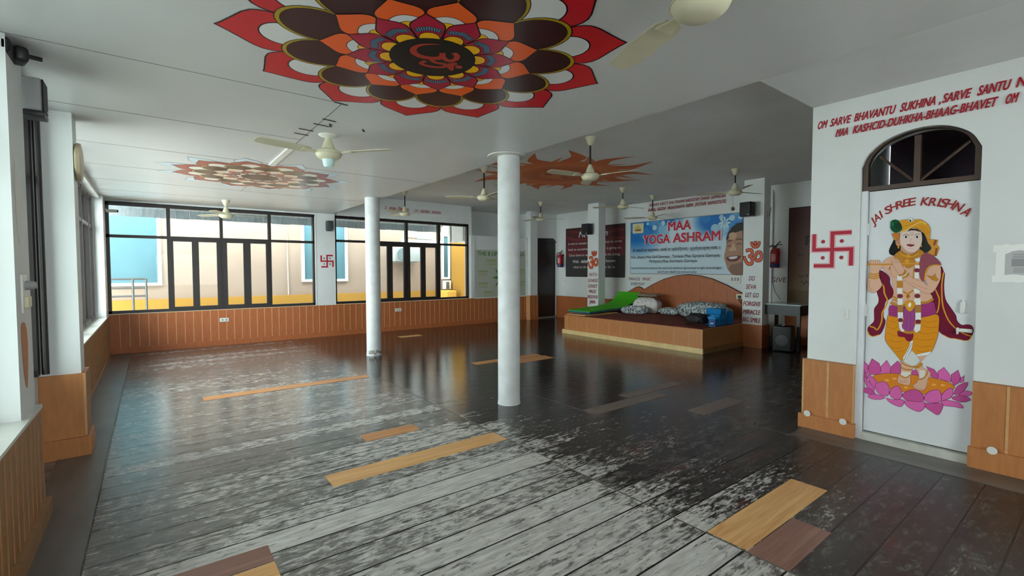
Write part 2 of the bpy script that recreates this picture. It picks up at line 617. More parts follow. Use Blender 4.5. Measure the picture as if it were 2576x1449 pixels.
PINE = pine('fresh_pine', (232, 186, 124), (206, 150, 92))
PINEB = pine('orange_pine', (206, 150, 98), (178, 118, 70))
PINER = pine('stained_red_brown_board', (152, 112, 98), (126, 86, 74))
PINEG = pine('greyed_board', (128, 112, 104), (108, 92, 86))
for x0, x1, y0, y1, mm, lab in [
    (0.93, 2.385, 3.172, 3.388, PINE, 'longest fresh pine floor board, in the open floor before the nearer round column'),
    (1.41, 1.91, 3.85, 4.035, PINEB, 'short orange pine floor board just beyond the long fresh pine board'),
    (0.43, 2.31, 6.16, 6.35, PINEB, 'long thin orange floor board lying before the farther round column'),
    (2.40, 3.48, 1.145, 1.37, PINE, 'wide knotty pale pine floor board near the painted door'),
    (2.39, 2.935, 0.94, 1.143, PINER, 'reddish grey stained floor board beside the knotty pale pine board'),
    (-0.28, 0.456, 2.54, 2.71, PINER, 'reddish brown floor board at the bottom edge, before the left wall'),
    (-0.1, 0.456, 2.33, 2.535, PINE, 'pale pine floor board touching the reddish brown one at the bottom edge'),
    (4.20, 4.70, 9.33, 9.55, PINE, 'small yellow pine floor board near the far window wall'),
    (3.90, 5.2, 5.95, 6.15, PINEB, 'orange floor board behind the nearer column, the farther of that pair'),
    (4.25, 5.23, 5.66, 5.94, PINEB, 'orange floor board behind the nearer column, the closer of that pair'),
    (3.50, 4.70, 3.165, 3.36, PINEG, 'greyish bare floor board in the dark floor right of the nearer column'),
    (4.23, 5.32, 3.37, 3.53, PINEG, 'greyish bare floor board half hidden in sheen toward the stage'),
    (4.32, 5.15, 2.50, 2.705, PINEG, 'short greyish bare floor board nearest the corner of the door wall')]:
    q = MB().box(x0 + .003, x1 - .003, y0 + .003, y1 - .003, 0, 0.0025, mm)
    tag(q.build('floor_board', loc=((x0 + x1) / 2, (y0 + y1) / 2, 0)), lab, 'floor board', 'replaced floor boards')


# ------------------------------------------------------------------ panelling
def dado(q, axis, a0, a1, face, sgn, z0, z1, depth, m_, bm, step, bw=0.012, plinth=0.1, pd=0.012, start=None, cap=None):
    """panelling along axis (0: along x, facing y; 1: along y, facing x); sgn = which way it faces"""
    def B(u0, u1, d0, d1, za, zb, mm):
        f0, f1 = face + sgn * d0, face + sgn * d1
        if axis == 0: q.box(u0, u1, f0, f1, za, zb, mm)
        else: q.box(f0, f1, u0, u1, za, zb, mm)
    B(a0, a1, -depth, 0, z0, z1, m_)
    if plinth: B(a0, a1, 0, pd, z0, z0 + plinth, m_)
    u = (a0 + step) if start is None else start
    while u < a1 - bw:
        B(u, u + bw, 0, 0.004, z0 + (plinth or 0), z1, bm)
        u += step
    B(a0, a1, -depth, 0.006, z1, z1 + 0.012, cap or bm)


# ---- window wall (far left)
WY = 10.55
q = MB()
q.box(-1.0, 9.03, WY, WY + .2, 0, 0.68, WALL)
q.box(2.82, 3.21, WY - .03, WY + .2, 0.68, 2.66, WALL)
q.box(2.79, 2.815, WY - .035, WY, 0.69, 2.6, WALL)
q.box(2.82, 6.75, WY, WY + .2, 2.61, 3.12, WALL)
q.box(6.655, 6.75, WY, WY + .2, 0.68, 2.61, WALL)
q.box(-1.0, 2.9, WY, WY + .2, 2.61, 2.9, WALL)
q.box(-1.0, -0.585, WY, WY + .2, 0.68, 2.7, WALL)
struct(q.build('wall_window'))
q = MB()
# poster bay with open recess above
q.box(6.80, 8.56, WY - .04, WY + .2, 0.68, 2.345, WALL)
q.box(6.6, 9.1, 11.35, 11.5, 2.2, 3.12, WALL)
q.box(6.6, 6.75, WY + .2, 11.4, 2.2, 3.12, WALL)
q.box(8.9, 9.05, WY + .2, 11.4, 2.2, 3.12, WALL)
q.box(6.7, 9.0, WY + .1, 11.4, 2.2, 2.34, WALL)
# wall over and beside the black door
q.box(9.0, 9.95, WY + .02, WY + .2, 2.36, 3.12, WALL)
q.box(9.03, 9.81, WY + .11, WY + .19, 0.0, 2.355, FRAME)  # dark backing added behind the door to block light leaking over it
struct(q.build('wall_bay'))
struct(MB().box(6.69, 6.80, WY - .06, WY + .19, 0.69, 2.34, WALL).build('trim_6'))
struct(MB().box(8.56, 8.62, WY - .06, WY + .19, 0.69, 2.36, WALL).build('trim_7'))
q = MB()
dado(q, 0, -0.58, 8.62, WY - .02, -1, 0, 0.675, .02, LAMD, BAT, 0.132, plinth=0.10)
dado(q, 0, 8.60, 8.90, 10.36, -1, 0, 0.69, .2, LAMD, BAT, 0.12, plinth=0.10)
q.box(8.585, 8.60, 10.36, WY, 0, 0.70, BAT)
struct(q.build('trim_1'))
q = MB().box(8.62, 8.88, 10.37, WY + .02, 0.68, 3.1, WALL)
struct(q.build('wall_pier'))

# ---- left wall
q = MB()
q.box(-1.0, -0.60, 5.2, WY, 0, 0.655, WALL)
q.box(-1.0, -0.45, 4.95, 5.2, 0, 2.66, WALL)
q.box(-1.0, -0.585, 10.05, WY + .02, 0.655, 2.66, WALL)
q.box(-1.0, -0.557, 3.5, 3.875, 0.655, 2.66, WALL)
q.box(-1.0, -0.55, -3.4, 3.87, 0, 0.64, WALL)
q.box(-1.0, -0.70, 3.87, 4.95, 0, 0.64, WALL)
q.box(-1.0, -0.557, -3.2, 2.1, 0.64, 2.66, WALL)
q.box(-1.0, -0.62, -3.4, 10.6, 2.60, 2.72, WALL)
struct(q.build('wall_left'))
q = MB()
dado(q, 1, 5.2, 10.53, -0.58, 1, 0, 0.645, .02, WOODTAN, BATD, 0.16, plinth=0)
q.box(-0.58, -0.565, 5.2, 10.5, 0, 0.03, BATD)
dado(q, 1, -3.2, 3.87, -0.53, 1, 0, 0.63, .02, WOODTAN, BATD, 0.11, plinth=0)
q.box(-0.53, -0.50, -3.2, 3.87, 0, 0.10, WOODTAN)
q.box(-0.55, -0.53, 3.86, 3.875, 0, 0.64, BATD)
struct(q.build('trim_2'))
q = MB()
q.box(-0.69, -0.425, 4.93, 5.22, 0.15, 0.645, LAM)
q.box(-0.69, -0.40, 4.905, 5.23, 0, 0.15, LAM)
q.box(-0.437, -0.423, 4.926, 4.93, 0.16, 0.645, BAT)
q.box(-0.425, -0.421, 4.93, 5.22, 0.15, 0.645, BATD)
struct(q.build('trim_3'))
q = MB()
q.box(-1.0, -0.575, 5.2, WY - .02, 0.657, 0.672, TILE)
q.box(-1.0, -0.525, -3.2, 3.87, 0.642, 0.66, TILE)
q.box(-1.0, -0.69, 3.87, 4.95, 0.642, 0.66, TILE)
struct(q.build('trim_4'))


# ---- windows
def pane_frame(q, axis, pos, a0, a1, z0, z1, w_, d=0.05, m_=None):
    m_ = m_ or FRAME
    def B(u0, u1, za, zb):
        if axis == 0: q.box(u0, u1, pos - d / 2, pos + d / 2, za, zb, m_)
        else: q.box(pos - d / 2, pos + d / 2, u0, u1, za, zb, m_)
    B(a0, a0 + w_, z0, z1); B(a1 - w_, a1, z0, z1); B(a0 + w_, a1 - w_, z0, z0 + w_); B(a0 + w_, a1 - w_, z1 - w_, z1)


def pane(axis, pos, a0, a1, z0, z1, parent, name='pane', g=None):
    q = MB()
    g = g or GLASS
    if axis == 0: q.box(a0, a1, pos - .002, pos + .002, z0, z1, g)
    else: q.box(pos - .002, pos + .002, a0, a1, z0, z1, g)
    o = q.build(name, parent)
    return o


def big_window(name, x0, x1, z0, z1, zt, bars, sashes, mids):
    r = empty(name, ((x0 + x1) / 2, WY, z0)); struct(r)
    inv = r.location
    q = MB()
    Y0, Y1 = WY + .0, WY + .09
    q.box(x0, x1, Y0, Y1, z1 - .045, z1 + .02, FRAME)
    q.box(x0, x1, Y0, Y1, z0, z0 + .05, FRAME)
    q.box(x0, x0 + .045, Y0, Y1, z0, z1, FRAME)
    q.box(x1 - .045, x1, Y0, Y1, z0, z1, FRAME)
    q.box(x0, x1, Y0, Y1, zt, zt + .05, FRAME)
    for b0, b1, za, zb in bars: q.box(b0, b1, Y0 + .005, Y1, za, zb, FRAME)
    f = q.build('window_frame'); f.parent = r; f.matrix_parent_inverse = Matrix.Translation(-inv)
    for s0, s1, g0, g1 in sashes:
        q = MB()
        zs0, zs1 = z0 + .05, zt
        q.box(s0, g0, WY - .012, WY + .04, zs0, zs1, FRAME); q.box(g1, s1, WY - .012, WY + .04, zs0, zs1, FRAME)
        q.box(g0, g1, WY - .012, WY + .04, zs0, 0.772, FRAME); q.box(g0, g1, WY - .012, WY + .04, 1.965 if name == 'window_1' else 1.99, zs1, FRAME)
        s = q.build('window_sash'); s.parent = r; s.matrix_parent_inverse = Matrix.Translation(-inv)
        p = pane(0, WY + .015, g0, g1, 0.772, 1.99, None); p.parent = s
    for a0, a1, za, zb in mids:
        p = pane(0, WY + .05, a0, a1, za, zb, None); p.parent = r; p.matrix_parent_inverse = Matrix.Translation(-inv)
    return r


big_window('window_1', -0.585, 2.80, 0.69, 2.60, 2.005,
           [(0.25, 0.305, .69, 2.6), (1.07, 1.12, .69, 2.6), (1.90, 1.955, .69, 2.6)],
           [(0.305, 0.685, 0.34, 0.62), (0.685, 1.07, 0.725, 1.01), (1.12, 1.52, 1.18, 1.455), (1.52, 1.90, 1.58, 1.855)],
           [(-.54, .25, .74, 2.005), (-.54, .25, 2.055, 2.556), (.305, 1.07, 2.055, 2.556), (1.12, 1.90, 2.055, 2.556), (1.955, 2.756, 2.055, 2.556), (1.955, 2.756, .74, 2.005)])
big_window('window_2', 3.20, 6.65, 0.69, 2.61, 2.055,
           [(4.06, 4.115, .69, 2.6), (4.88, 4.94, .69, 2.6), (5.75, 5.815, .69, 2.6)],
           [(4.115, 4.47, 4.16, 4.405), (4.47, 4.88, 4.535, 4.82), (4.94, 5.33, 4.985, 5.27), (5.33, 5.75, 5.395, 5.685)],
           [(3.245, 4.06, .74, 2.055), (3.245, 4.06, 2.105, 2.565), (4.115, 4.88, 2.105, 2.565), (4.94, 5.75, 2.105, 2.565), (5.815, 6.605, 2.105, 2.565), (5.815, 6.605, .74, 2.055)])


def side_window(name, y0, y1, z0, z1, mull, zt, x=-0.76, mw=0.06, g=None):
    r = empty(name, (x, (y0 + y1) / 2, z0)); struct(r)
    inv = r.location
    q = MB()
    q.box(x - .04, x + .04, y0, y1, z0, z0 + .05, FRAME); q.box(x - .04, x + .04, y0, y1, z1 - .05, z1, FRAME)
    q.box(x - .04, x + .04, y0, y0 + .05, z0, z1, FRAME); q.box(x - .04, x + .04, y1 - .05, y1, z0, z1, FRAME)
    q.box(x - .04, x + .04, y0, y1, zt, zt + .05, FRAME)
    for mm in mull: q.box(x - .045, x + .045, mm - mw / 2, mm + mw / 2, z0, z1, FRAME)
    f = q.build('window_frame'); f.parent = r; f.matrix_parent_inverse = Matrix.Translation(-inv)
    ys = [y0] + list(mull) + [y1]
    for a, b2 in zip(ys[:-1], ys[1:]):
        for za, zb in ((z0 + .05, zt), (zt + .05, z1 - .05)):
            p = pane(1, x, a + .03, b2 - .03, za, zb, None, g=g); p.parent = r; p.matrix_parent_inverse = Matrix.Translation(-inv)


side_window('window_3', 5.2, 10.05, 0.67, 2.60, (6.4, 7.6, 8.62, 9.5), 2.1)
side_window('window_4', 3.875, 4.95, 0.66, 2.60, (), 2.1, x=-.74, g=DIM_GLASS)
side_window('window_5', 2.1, 3.5, 0.66, 2.60, (2.8,), 2.1, g=DIM_GLASS)  # out of view; width narrowed to limit the light it lets in
q = MB().box(-0.74, -0.675, 4.86, 4.945, 0.66, 2.6, FRAME)
struct(q.build('window_6'))

# ---- back wall behind the stage, and the wing wall that turns the corner
q = MB()
q.box(9.8, 10.0, 1.56, 10.77, 0, 3.2, WALL)
struct(q.build('wall_back'))
q = MB()
dado(q, 1, 7.9, 10.55, 9.78, -1, 0, 0.64, .02, LAMD, BATD, 0.29, plinth=0.1)
dado(q, 1, 1.8, 4.03, 9.78, -1, 0, 0.63, .02, LAMD, BATD, 0.29, plinth=0.1)
struct(q.build('trim_5'))

# ---- door wall
DX = 4.76
arch = [(0.66, 0.02), (0.66, 2.33)]
ca = [(0.66, 2.33), (0.72, 2.44), (0.83, 2.515), (0.96, 2.545), (1.10, 2.535), (1.24, 2.485), (1.34, 2.40), (1.385, 2.30)]
q = MB()
q.box(DX, DX + .2, -3.4, 0.66, 0, 2.9, WALL)
q.box(DX, DX + .2, 1.385, 1.76, 0, 2.9, WALL)
q.prism([(0.66, 2.9)] + smooth_open(ca, 5) + [(1.385, 2.9)], 0, DX, DX + .2, WALL)
q.box(DX + .2, 9.8, 1.56, 1.76, 0, 3.1, WALL)
struct(q.build('wall_right'))
q = MB()
q.box(DX - .02, DX, 1.385, 1.79, 0, 0.625, LAM); q.box(DX - .045, DX, 1.375, 1.81, 0, 0.125, LAM)
q.box(DX - .024, DX - .02, 1.575, 1.593, 0.125, 0.625, BAT); q.box(DX - .024, DX - .02, 1.774, 1.79, 0.125, 0.625, BAT)
q.box(DX - .024, DX - .02, 1.385, 1.397, 0.125, 0.625, BAT)
q.box(DX, 5.6, 1.76, 1.79, 0, 0.625, LAMD); q.box(DX, 5.6, 1.76, 1.81, 0, 0.125, LAMD)
q.box(DX - .02, DX, -3.2, 0.66, 0, 0.625, LAM); q.box(DX - .045, DX, -3.2, 0.672, 0, 0.15, LAM)
for y in (0.47, 0.27, 0.07, -.13): q.box(DX - .024, DX - .02, y, y + .016, 0.15, 0.625, BAT)
q.box(DX - .024, DX, 1.385, 1.79, 0.625, 0.632, BATD); q.box(DX - .024, DX, -3.2, 0.66, 0.625, 0.632, BATD)
for y, z in ((1.735, .135), (1.455, .13), (0.545, .158)):
    q.lathe([(0.028, 0), (0.02, .004)], WHITEP, (DX - .046, y, z), 12, 'x')
struct(q.build('trim_8'))

# unseen rear wall behind the camera; its opening is added and sized for light
q = MB()
q.box(-1.0, 0.2, -3.4, -3.2, 0, 2.7, WALL); q.box(4.0, 5.0, -3.4, -3.2, 0, 3.2, WALL)
q.box(2.7, 4.0, -3.4, -3.2, 0, 3.2, WALL); q.box(0.2, 2.7, -3.4, -3.2, 0, 0.8, WALL); q.box(0.2, 2.7, -3.4, -3.2, 2.1, 3.2, WALL)
struct(q.build('wall_rear'))

# ---- ceilings
q = MB()
q.box(-1.0, 3.12, -3.4, WY + .2, 2.65, 3.2, CEIL)
struct(q.build('ceiling_low'))
q = MB()
CS = mat('ceiling_joint', (128, 126, 124), 0.6, 0.1, 20)
for y in (3.49, 4.69, 5.95, 7.13, 8.25, 9.30):
    q.box(-0.6, 3.12 if y in (2.3, 5.95, 8.25) else 1.14, y - .003, y + .003, 2.6485, 2.65, CS)
q.box(1.128, 1.134, 3.5, 8.3, 2.6485, 2.65, CS)
struct(q.build('ceiling_joint'))
q = MB()
q.box(3.12, 10.0, 1.56, 11.6, 3.1, 3.25, CEILUP)
struct(q.build('ceiling'))
q = MB()
q.box(3.12, 4.96, -3.4, 1.76, 2.893, 3.25, CEILUP)
struct(q.build('ceiling_soffit'))


# ------------------------------------------------------------------ black door in the far corner
r = empty('door_2', (9.4, WY + .1, 0)); struct(r)
q = MB().box(9.03, 9.79, WY + .06, WY + .1, 0.03, 2.25, mat('near_black_door', (38, 32, 31), 0.35, 0.15, 8, stretch=(6, 1, 0.6)))
o = q.build('door_panel'); o.parent = r; o.matrix_parent_inverse = Matrix.Translation(-r.location)
q = MB().prism([(9.03, 2.25), (9.03, 2.36), (9.66, 2.38), (9.79, 2.25)], 1, WY + .0, WY + .02, FRAME)
o = q.build('door_head'); o.parent = r; o.matrix_parent_inverse = Matrix.Translation(-r.location)
q = MB().box(9.03, 9.79, WY - .04, WY + .1, 0, 0.03, mat('grey_threshold', (150, 150, 146), 0.5, 0.1, 10))
o = q.build('threshold'); o.parent = r; o.matrix_parent_inverse = Matrix.Translation(-r.location)

# ------------------------------------------------------------------ painted door
PX = DX + 0.05                       # face of the door leaf
r = empty('door_1', (PX, 1.02, 0)); struct(r)


def kid(o, root=None):
    root = root or r
    o.parent = root
    o.matrix_parent_inverse = Matrix.Translation(-root.location)
    return o


kid(MB().box(PX, PX + .04, 0.665, 1.335, 0.075, 2.095, DOORW).build('door_panel'))
q = MB()
q.box(PX - .035, PX + .05, 1.34, 1.384, 0.0, 2.10, DOORW)
q.box(PX - .035, PX + .05, 0.661, 0.664, 0.0, 2.10, DOORW)
q.box(PX - .04, PX + .05, 0.664, 1.34, 0.0, 0.062, mat('worn_white_sill', (198, 196, 188), 0.5, 0.1, 12))
kid(q.build('door_frame'))
# fanlight
zb, zt_ = 2.10, 2.5
outer = [(0.664, 2.10), (0.664, 2.325)] + smooth_open([(0.664, 2.325), (0.72, 2.433), (0.83, 2.507), (0.96, 2.537), (1.10, 2.527), (1.24, 2.477), (1.338, 2.392), (1.381, 2.30)], 5)[1:] + [(1.381, 2.10)]
cx_, cz_ = 1.02, 2.29
inner = [(cx_ + (y - cx_) * 0.90, 2.135 + (z - 2.10) * (0.40 / 0.437)) for y, z in outer]
q = MB()
nO = len(outer)
for i in range(nO):
    j = (i + 1) % nO
    a, b2, c, d = outer[i], outer[j], inner[j], inner[i]
    if (b2[0] - a[0]) ** 2 + (b2[1] - a[1]) ** 2 < 1e-8: continue
    vs = [(PX - .02, *a), (PX - .02, *b2), (PX - .02, *c), (PX - .02, *d), (PX + .04, *a), (PX + .04, *b2), (PX + .04, *c), (PX + .04, *d)]
    q.add(vs, [(0, 1, 2, 3), (7, 6, 5, 4), (0, 4, 5, 1), (3, 2, 6, 7)], BROWN)
q.box(PX - .018, PX + .03, 1.008, 1.048, 2.135, 2.495, BROWN)
for (ya, za), (yb, zb2) in (((1.05, 2.145), (1.27, 2.375)), ((1.005, 2.145), (0.73, 2.39))):
    q.tube([(PX - .0, ya, za), (PX - .0, yb, zb2)], 0.011, BROWN, 6)
fan_frame = kid(q.build('fanlight_frame'))
q = MB().prism(inner, 0, PX + .008, PX + .012, GLASS)
kid(q.build('fanlight_pane'))
# the room seen dimly through the fanlight
q = MB()
q.box(6.2, 6.25, -1.0, 1.55, 0, 3.2, mat('mauve_wall', (120, 92, 116), 0.7, 0.4, 2.0))
q.box(DX + .2, 6.25, -1.05, -1.0, 0, 3.2, WALL)
q.box(DX + .2, 6.25, -1.0, 1.56, 3.1, 3.2, WALL)
struct(q.build('wall_inner'))
kid(MB().rbox((PX - .012, 1.338, 1.78), (0.03, 0.018, 0.10), WHITEP, 0, .004).build('hinge'))
kid(MB().rbox((PX - .012, 1.338, 1.10), (0.03, 0.018, 0.10), WHITEP, 0, .004).build('hinge'))
q = MB().rbox((PX - .012, 0.738, 1.16), (0.022, 0.03, 0.085), WHITEP, 0, .006)
q.lathe([(0.008, 0), (0.008, .02)], WHITEP, (PX - .012, 0.738, 1.20), 10)
kid(q.build('door_bolt'))
q = MB().rbox((PX - .012, 0.725, 0.99), (0.022, 0.09, 0.028), WHITEP, 0, .006)
q.rbox((PX - .02, 0.76, 0.985), (0.03, 0.012, 0.05), WHITEP, 0, .004)
kid(q.build('door_latch'))
# little painted-over hook on the wall beside the door, and a small hole on the right
q = MB().rbox((DX - .006, 1.455, 1.055), (0.014, 0.018, 0.085), WHITEP, 0, .004)
q.lathe([(0.010, 0), (0.010, .02)], WHITEP, (DX - .022, 1.455, 1.10), 10, 'x')
tag(q.build('wall_hook', loc=(DX, 1.455, 1.05)), 'small white painted-over hook on the wall left of the painted door', 'hook')

# ------------------------------------------------------------------ drawing on the door
def door_map(p):
    v = on_plane(p[0], p[1], 0, PX)
    return (-v.y, v.z)


def cA(p): return (2140 + p[0] * .22078, 480 + p[1] * .22078)


def cB(p): return (2140 + p[0] * .27597, 780 + p[1] * .27597)


P = Paint((PX, 0, 0), (0, -1, 0), (0, 0, 1), gap=0.00003, base=0.0006, remap=door_map)
S = 0.0012
MAR, MAUVE, GOLD, GOLD2, SKIN, SKIND = (118, 22, 52), (150, 78, 92), (226, 158, 36), (196, 134, 44), (226, 178, 152), (196, 140, 112)
OUT = (70, 22, 34)
A = lambda *pts: [cA(p) for p in pts]
Bq = lambda *pts: [cB(p) for p in pts]
# hair and turban tails
P.poly(A((500, 545), (470, 600), (445, 650), (435, 690), (450, 725), (495, 738), (530, 715), (560, 690), (590, 640), (580, 560), (545, 530)), (26, 26, 26), 4)
P.poly(A((860, 540), (920, 550), (1000, 560), (985, 610), (1015, 650), (1000, 690), (980, 745), (930, 735), (880, 720), (890, 650), (870, 590)), (214, 150, 62), 0, OUT, S)
P.poly(A((955, 557), (985, 560), (960, 628), (938, 615)), (150, 82, 40)); P.poly(A((968, 650), (995, 655), (978, 742), (952, 737)), (150, 82, 40))
P.poly(A((815, 470), (860, 540), (880, 590), (920, 650), (890, 690), (860, 705), (820, 690), (780, 660), (790, 600)), (44, 46, 42), 4)
# left fall of the shawl
P.poly([(2212.9, 679.8), (2237, 695), (2239.8, 714), (2248, 731.7), (2246, 745), (2235, 755), (2228, 759), (2223.5, 780), (2222.8, 796.6), (2227.8, 807.6), (2222.8, 827), (2213, 842), (2195, 846), (2184, 839), (2182.8, 825.5), (2189.7, 817), (2198.5, 807.6), (2199, 791), (2199.6, 775.8), (2209, 762.6), (2210, 749), (2206, 734), (2212.9, 711.8)], MAR, 3, OUT, S)
P.stroke([(2213, 708.5), (2222.8, 720.6), (2225, 738), (2232.7, 756), (2228, 771), (2219.5, 787), (2218.6, 805), (2213, 821), (2206, 829.7), (2199, 824), (2188, 821)], 0.010, GOLD)
P.stroke([(2183, 833), (2186, 841), (2196, 846.5), (2212, 842)], 0.007, GOLD)
# right fall of the shawl
P.poly([(2367.4, 669.9), (2374, 683), (2377, 689.7), (2375, 718.4), (2378.4, 751.6), (2391.7, 773.6), (2405, 793.5), (2407.7, 806), (2418.7, 817), (2432.5, 816), (2444, 818.6), (2449, 829.7), (2446, 843.5), (2438, 854.5), (2427, 857), (2416, 854.5), (2402, 851.8), (2388, 850), (2371.8, 842), (2360.8, 829.7), (2356, 796.6), (2345, 789), (2340, 767), (2338, 745), (2345, 720), (2355, 695)], MAR, 3, OUT, S)
P.stroke([(2352, 726), (2358.6, 740.5), (2363, 753.8), (2360.8, 775.8), (2356.4, 788)], 0.008, GOLD)
P.stroke([(2374, 685), (2369.6, 711.8), (2369.6, 745), (2373, 773.6), (2385.6, 804.8), (2402, 824), (2421.5, 838), (2443, 846)], 0.008, GOLD)
P.stroke([(2446, 843.5), (2438, 854.5), (2427, 857), (2416, 854.5), (2402, 851.8), (2388, 850), (2371.8, 842)], 0.005, GOLD)
# legs and cloth
P.poly(Bq((610, 415), (705, 405), (665, 450), (640, 475), (600, 470)), SKIN, 0)
P.poly(Bq((470, 470), (550, 505), (562, 545), (545, 610), (548, 640), (532, 685), (470, 675), (427, 655), (440, 600), (458, 560)), SKIN, 3, OUT, S)
# ---- lotus behind the feet
PINK, PINKD, PINKO = (226, 108, 180), (208, 88, 158), (128, 34, 90)
disc = Bq((205, 600), (260, 585), (350, 575), (450, 580), (620, 595), (760, 620), (880, 650), (940, 690), (940, 720), (830, 765), (660, 765), (480, 745), (350, 715), (300, 690), (235, 650))
for k, pt in enumerate([[(165, 590), (160, 520), (195, 440), (260, 485), (275, 540), (265, 585)], [(275, 580), (275, 515), (330, 455), (360, 510), (362, 580)], [(362, 580), (370, 515), (430, 462), (455, 490), (450, 585)], [(155, 590), (115, 545), (125, 468), (160, 500)], [(690, 510), (760, 540), (800, 590), (800, 625), (735, 610)], [(795, 560), (850, 520), (900, 585), (910, 655), (830, 635), (800, 615)], [(915, 590), (980, 545), (1000, 610), (990, 660), (945, 690), (915, 650)], [(1000, 620), (1035, 595), (1030, 655), (1000, 665)], [(555, 550), (600, 545), (620, 570), (610, 605), (560, 600)]]):
    P.poly(Bq(*pt), PINK if k % 2 else PINKD, 0, PINKO, 0.0030)
P.poly(disc, (226, 136, 40), 2, PINKO, 0.003)
for c in ((400, 625), (505, 705), (760, 680), (840, 685), (520, 640), (330, 640), (690, 655)):
    P.ell(cB(c), 6, 3.0, (240, 170, 84), 12)
for k, pt in enumerate([[(95, 520), (120, 545), (155, 610), (150, 625), (110, 590)], [(160, 590), (200, 610), (235, 650), (230, 690), (215, 720), (180, 670)], [(115, 600), (160, 640), (215, 715), (210, 740), (150, 700)], [(80, 720), (130, 708), (190, 720), (230, 770), (160, 765)], [(155, 780), (230, 765), (315, 795), (270, 815), (190, 810)],
                        [(985, 775), (1030, 735), (1098, 745), (1103, 770), (1050, 785)], [(940, 770), (970, 700), (1020, 670), (1070, 658), (1050, 710), (1000, 760)], [(830, 775), (870, 730), (920, 710), (935, 760), (910, 800), (835, 825)],
                        [(825, 835), (880, 820), (990, 845), (1030, 895), (940, 880), (850, 870)], [(920, 800), (990, 775), (1060, 790), (1095, 820), (1010, 840), (950, 820)],
                        [(325, 800), (380, 815), (470, 815), (490, 835), (460, 880), (400, 865), (350, 835)], [(490, 835), (540, 825), (670, 835), (675, 885), (630, 925), (560, 905), (510, 870)], [(680, 850), (740, 850), (830, 850), (840, 885), (800, 955), (740, 925), (685, 885)],
                        [(225, 700), (240, 665), (310, 652), (350, 700), (350, 760), (320, 785), (250, 755)], [(355, 760), (375, 715), (430, 690), (465, 740), (465, 790), (430, 815), (380, 800)], [(475, 770), (520, 735), (600, 725), (660, 770), (665, 815), (640, 835), (520, 825), (480, 795)], [(672, 790), (720, 740), (800, 725), (825, 770), (825, 825), (780, 845), (690, 835)]]):
    P.poly(Bq(*pt), PINK if k % 3 else PINKD, 3 if k > 9 else 2, PINKO, 0.0030)
# feet over the disc
P.poly(Bq((470, 470), (550, 505), (562, 545), (545, 610), (548, 640), (532, 685), (470, 675), (427, 655), (440, 600), (458, 560)), SKIN, 3, OUT, S)
P.poly(Bq((465, 560), (545, 565), (545, 600), (500, 608), (462, 590)), (232, 226, 220), 0)
P.poly(Bq((550, 505), (630, 480), (660, 520), (690, 540), (720, 560), (730, 590), (705, 630), (690, 700), (660, 730), (600, 722), (568, 690), (605, 655), (620, 600), (600, 545)), SKIN, 3, OUT, S)
P.poly(Bq((625, 545), (680, 550), (672, 610), (630, 620)), (232, 226, 220), 0)
P.stroke(Bq((455, 520), (500, 540), (558, 545)), 0.010, GOLD2); P.stroke(Bq((450, 595), (500, 618), (545, 590)), 0.008, GOLD2)
P.stroke(Bq((580, 530), (630, 515), (655, 490)), 0.010, GOLD2); P.stroke(Bq((612, 632), (660, 625), (700, 580), (695, 550)), 0.008, GOLD2)
for x in (455, 475, 495, 513): P.stroke(Bq((x, 638), (x - 8, 662)), S, OUT, 0)
for x, y in ((590, 690), (605, 703), (625, 712), (645, 716)): P.stroke(Bq((x, y), (x - 14, y + 6)), S, OUT, 0)
# ---- lower garment
ORG = (230, 148, 26)
P.poly(Bq((350, 40), (430, 25), (560, 40), (640, 50), (795, 40), (805, 150), (795, 230), (770, 310), (735, 385), (700, 400), (600, 408), (560, 370), (565, 290), (540, 330), (510, 400), (480, 458), (450, 450), (410, 400), (360, 340), (315, 270), (320, 180), (330, 100)), ORG, 3, OUT, 0.002)
for a in [((350, 90), (400, 110), (425, 95)), ((335, 150), (390, 175), (425, 150)), ((335, 210), (400, 235), (440, 225)), ((350, 270), (420, 290), (480, 280)), ((370, 330), (420, 350), (470, 340)), ((410, 375), (450, 378), (490, 365)), ((650, 90), (720, 110), (790, 95)), ((650, 140), (720, 160), (790, 150)), ((610, 200), (690, 215), (780, 205)), ((590, 260), (680, 275), (770, 260)), ((590, 320), (660, 335), (740, 325)), ((600, 370), (660, 378), (715, 365))]:
    P.stroke(Bq(*a), 0.0022, (168, 92, 18))
P.poly(Bq((560, 368), (600, 410), (635, 460), (600, 500), (560, 512), (500, 482), (478, 460), (520, 415)), (222, 222, 220), 0, OUT, S)
P.poly(Bq((545, 285), (572, 276), (560, 350), (520, 425), (482, 462), (476, 432), (508, 380), (533, 330)), (236, 236, 232), 0, OUT, S)
for t in range(9):
    P.ell(cB((490 + t * 8.2, 445 - t * 17)), 1.2, 1.2, (90, 90, 90), 8)
P.poly(Bq((598, 404), (733, 376), (728, 396), (700, 412), (607, 422)), (236, 236, 232), 0, OUT, S)
P.stroke(Bq((450, 462), (500, 500), (560, 515), (610, 510), (648, 478)), 0.009, GOLD2)
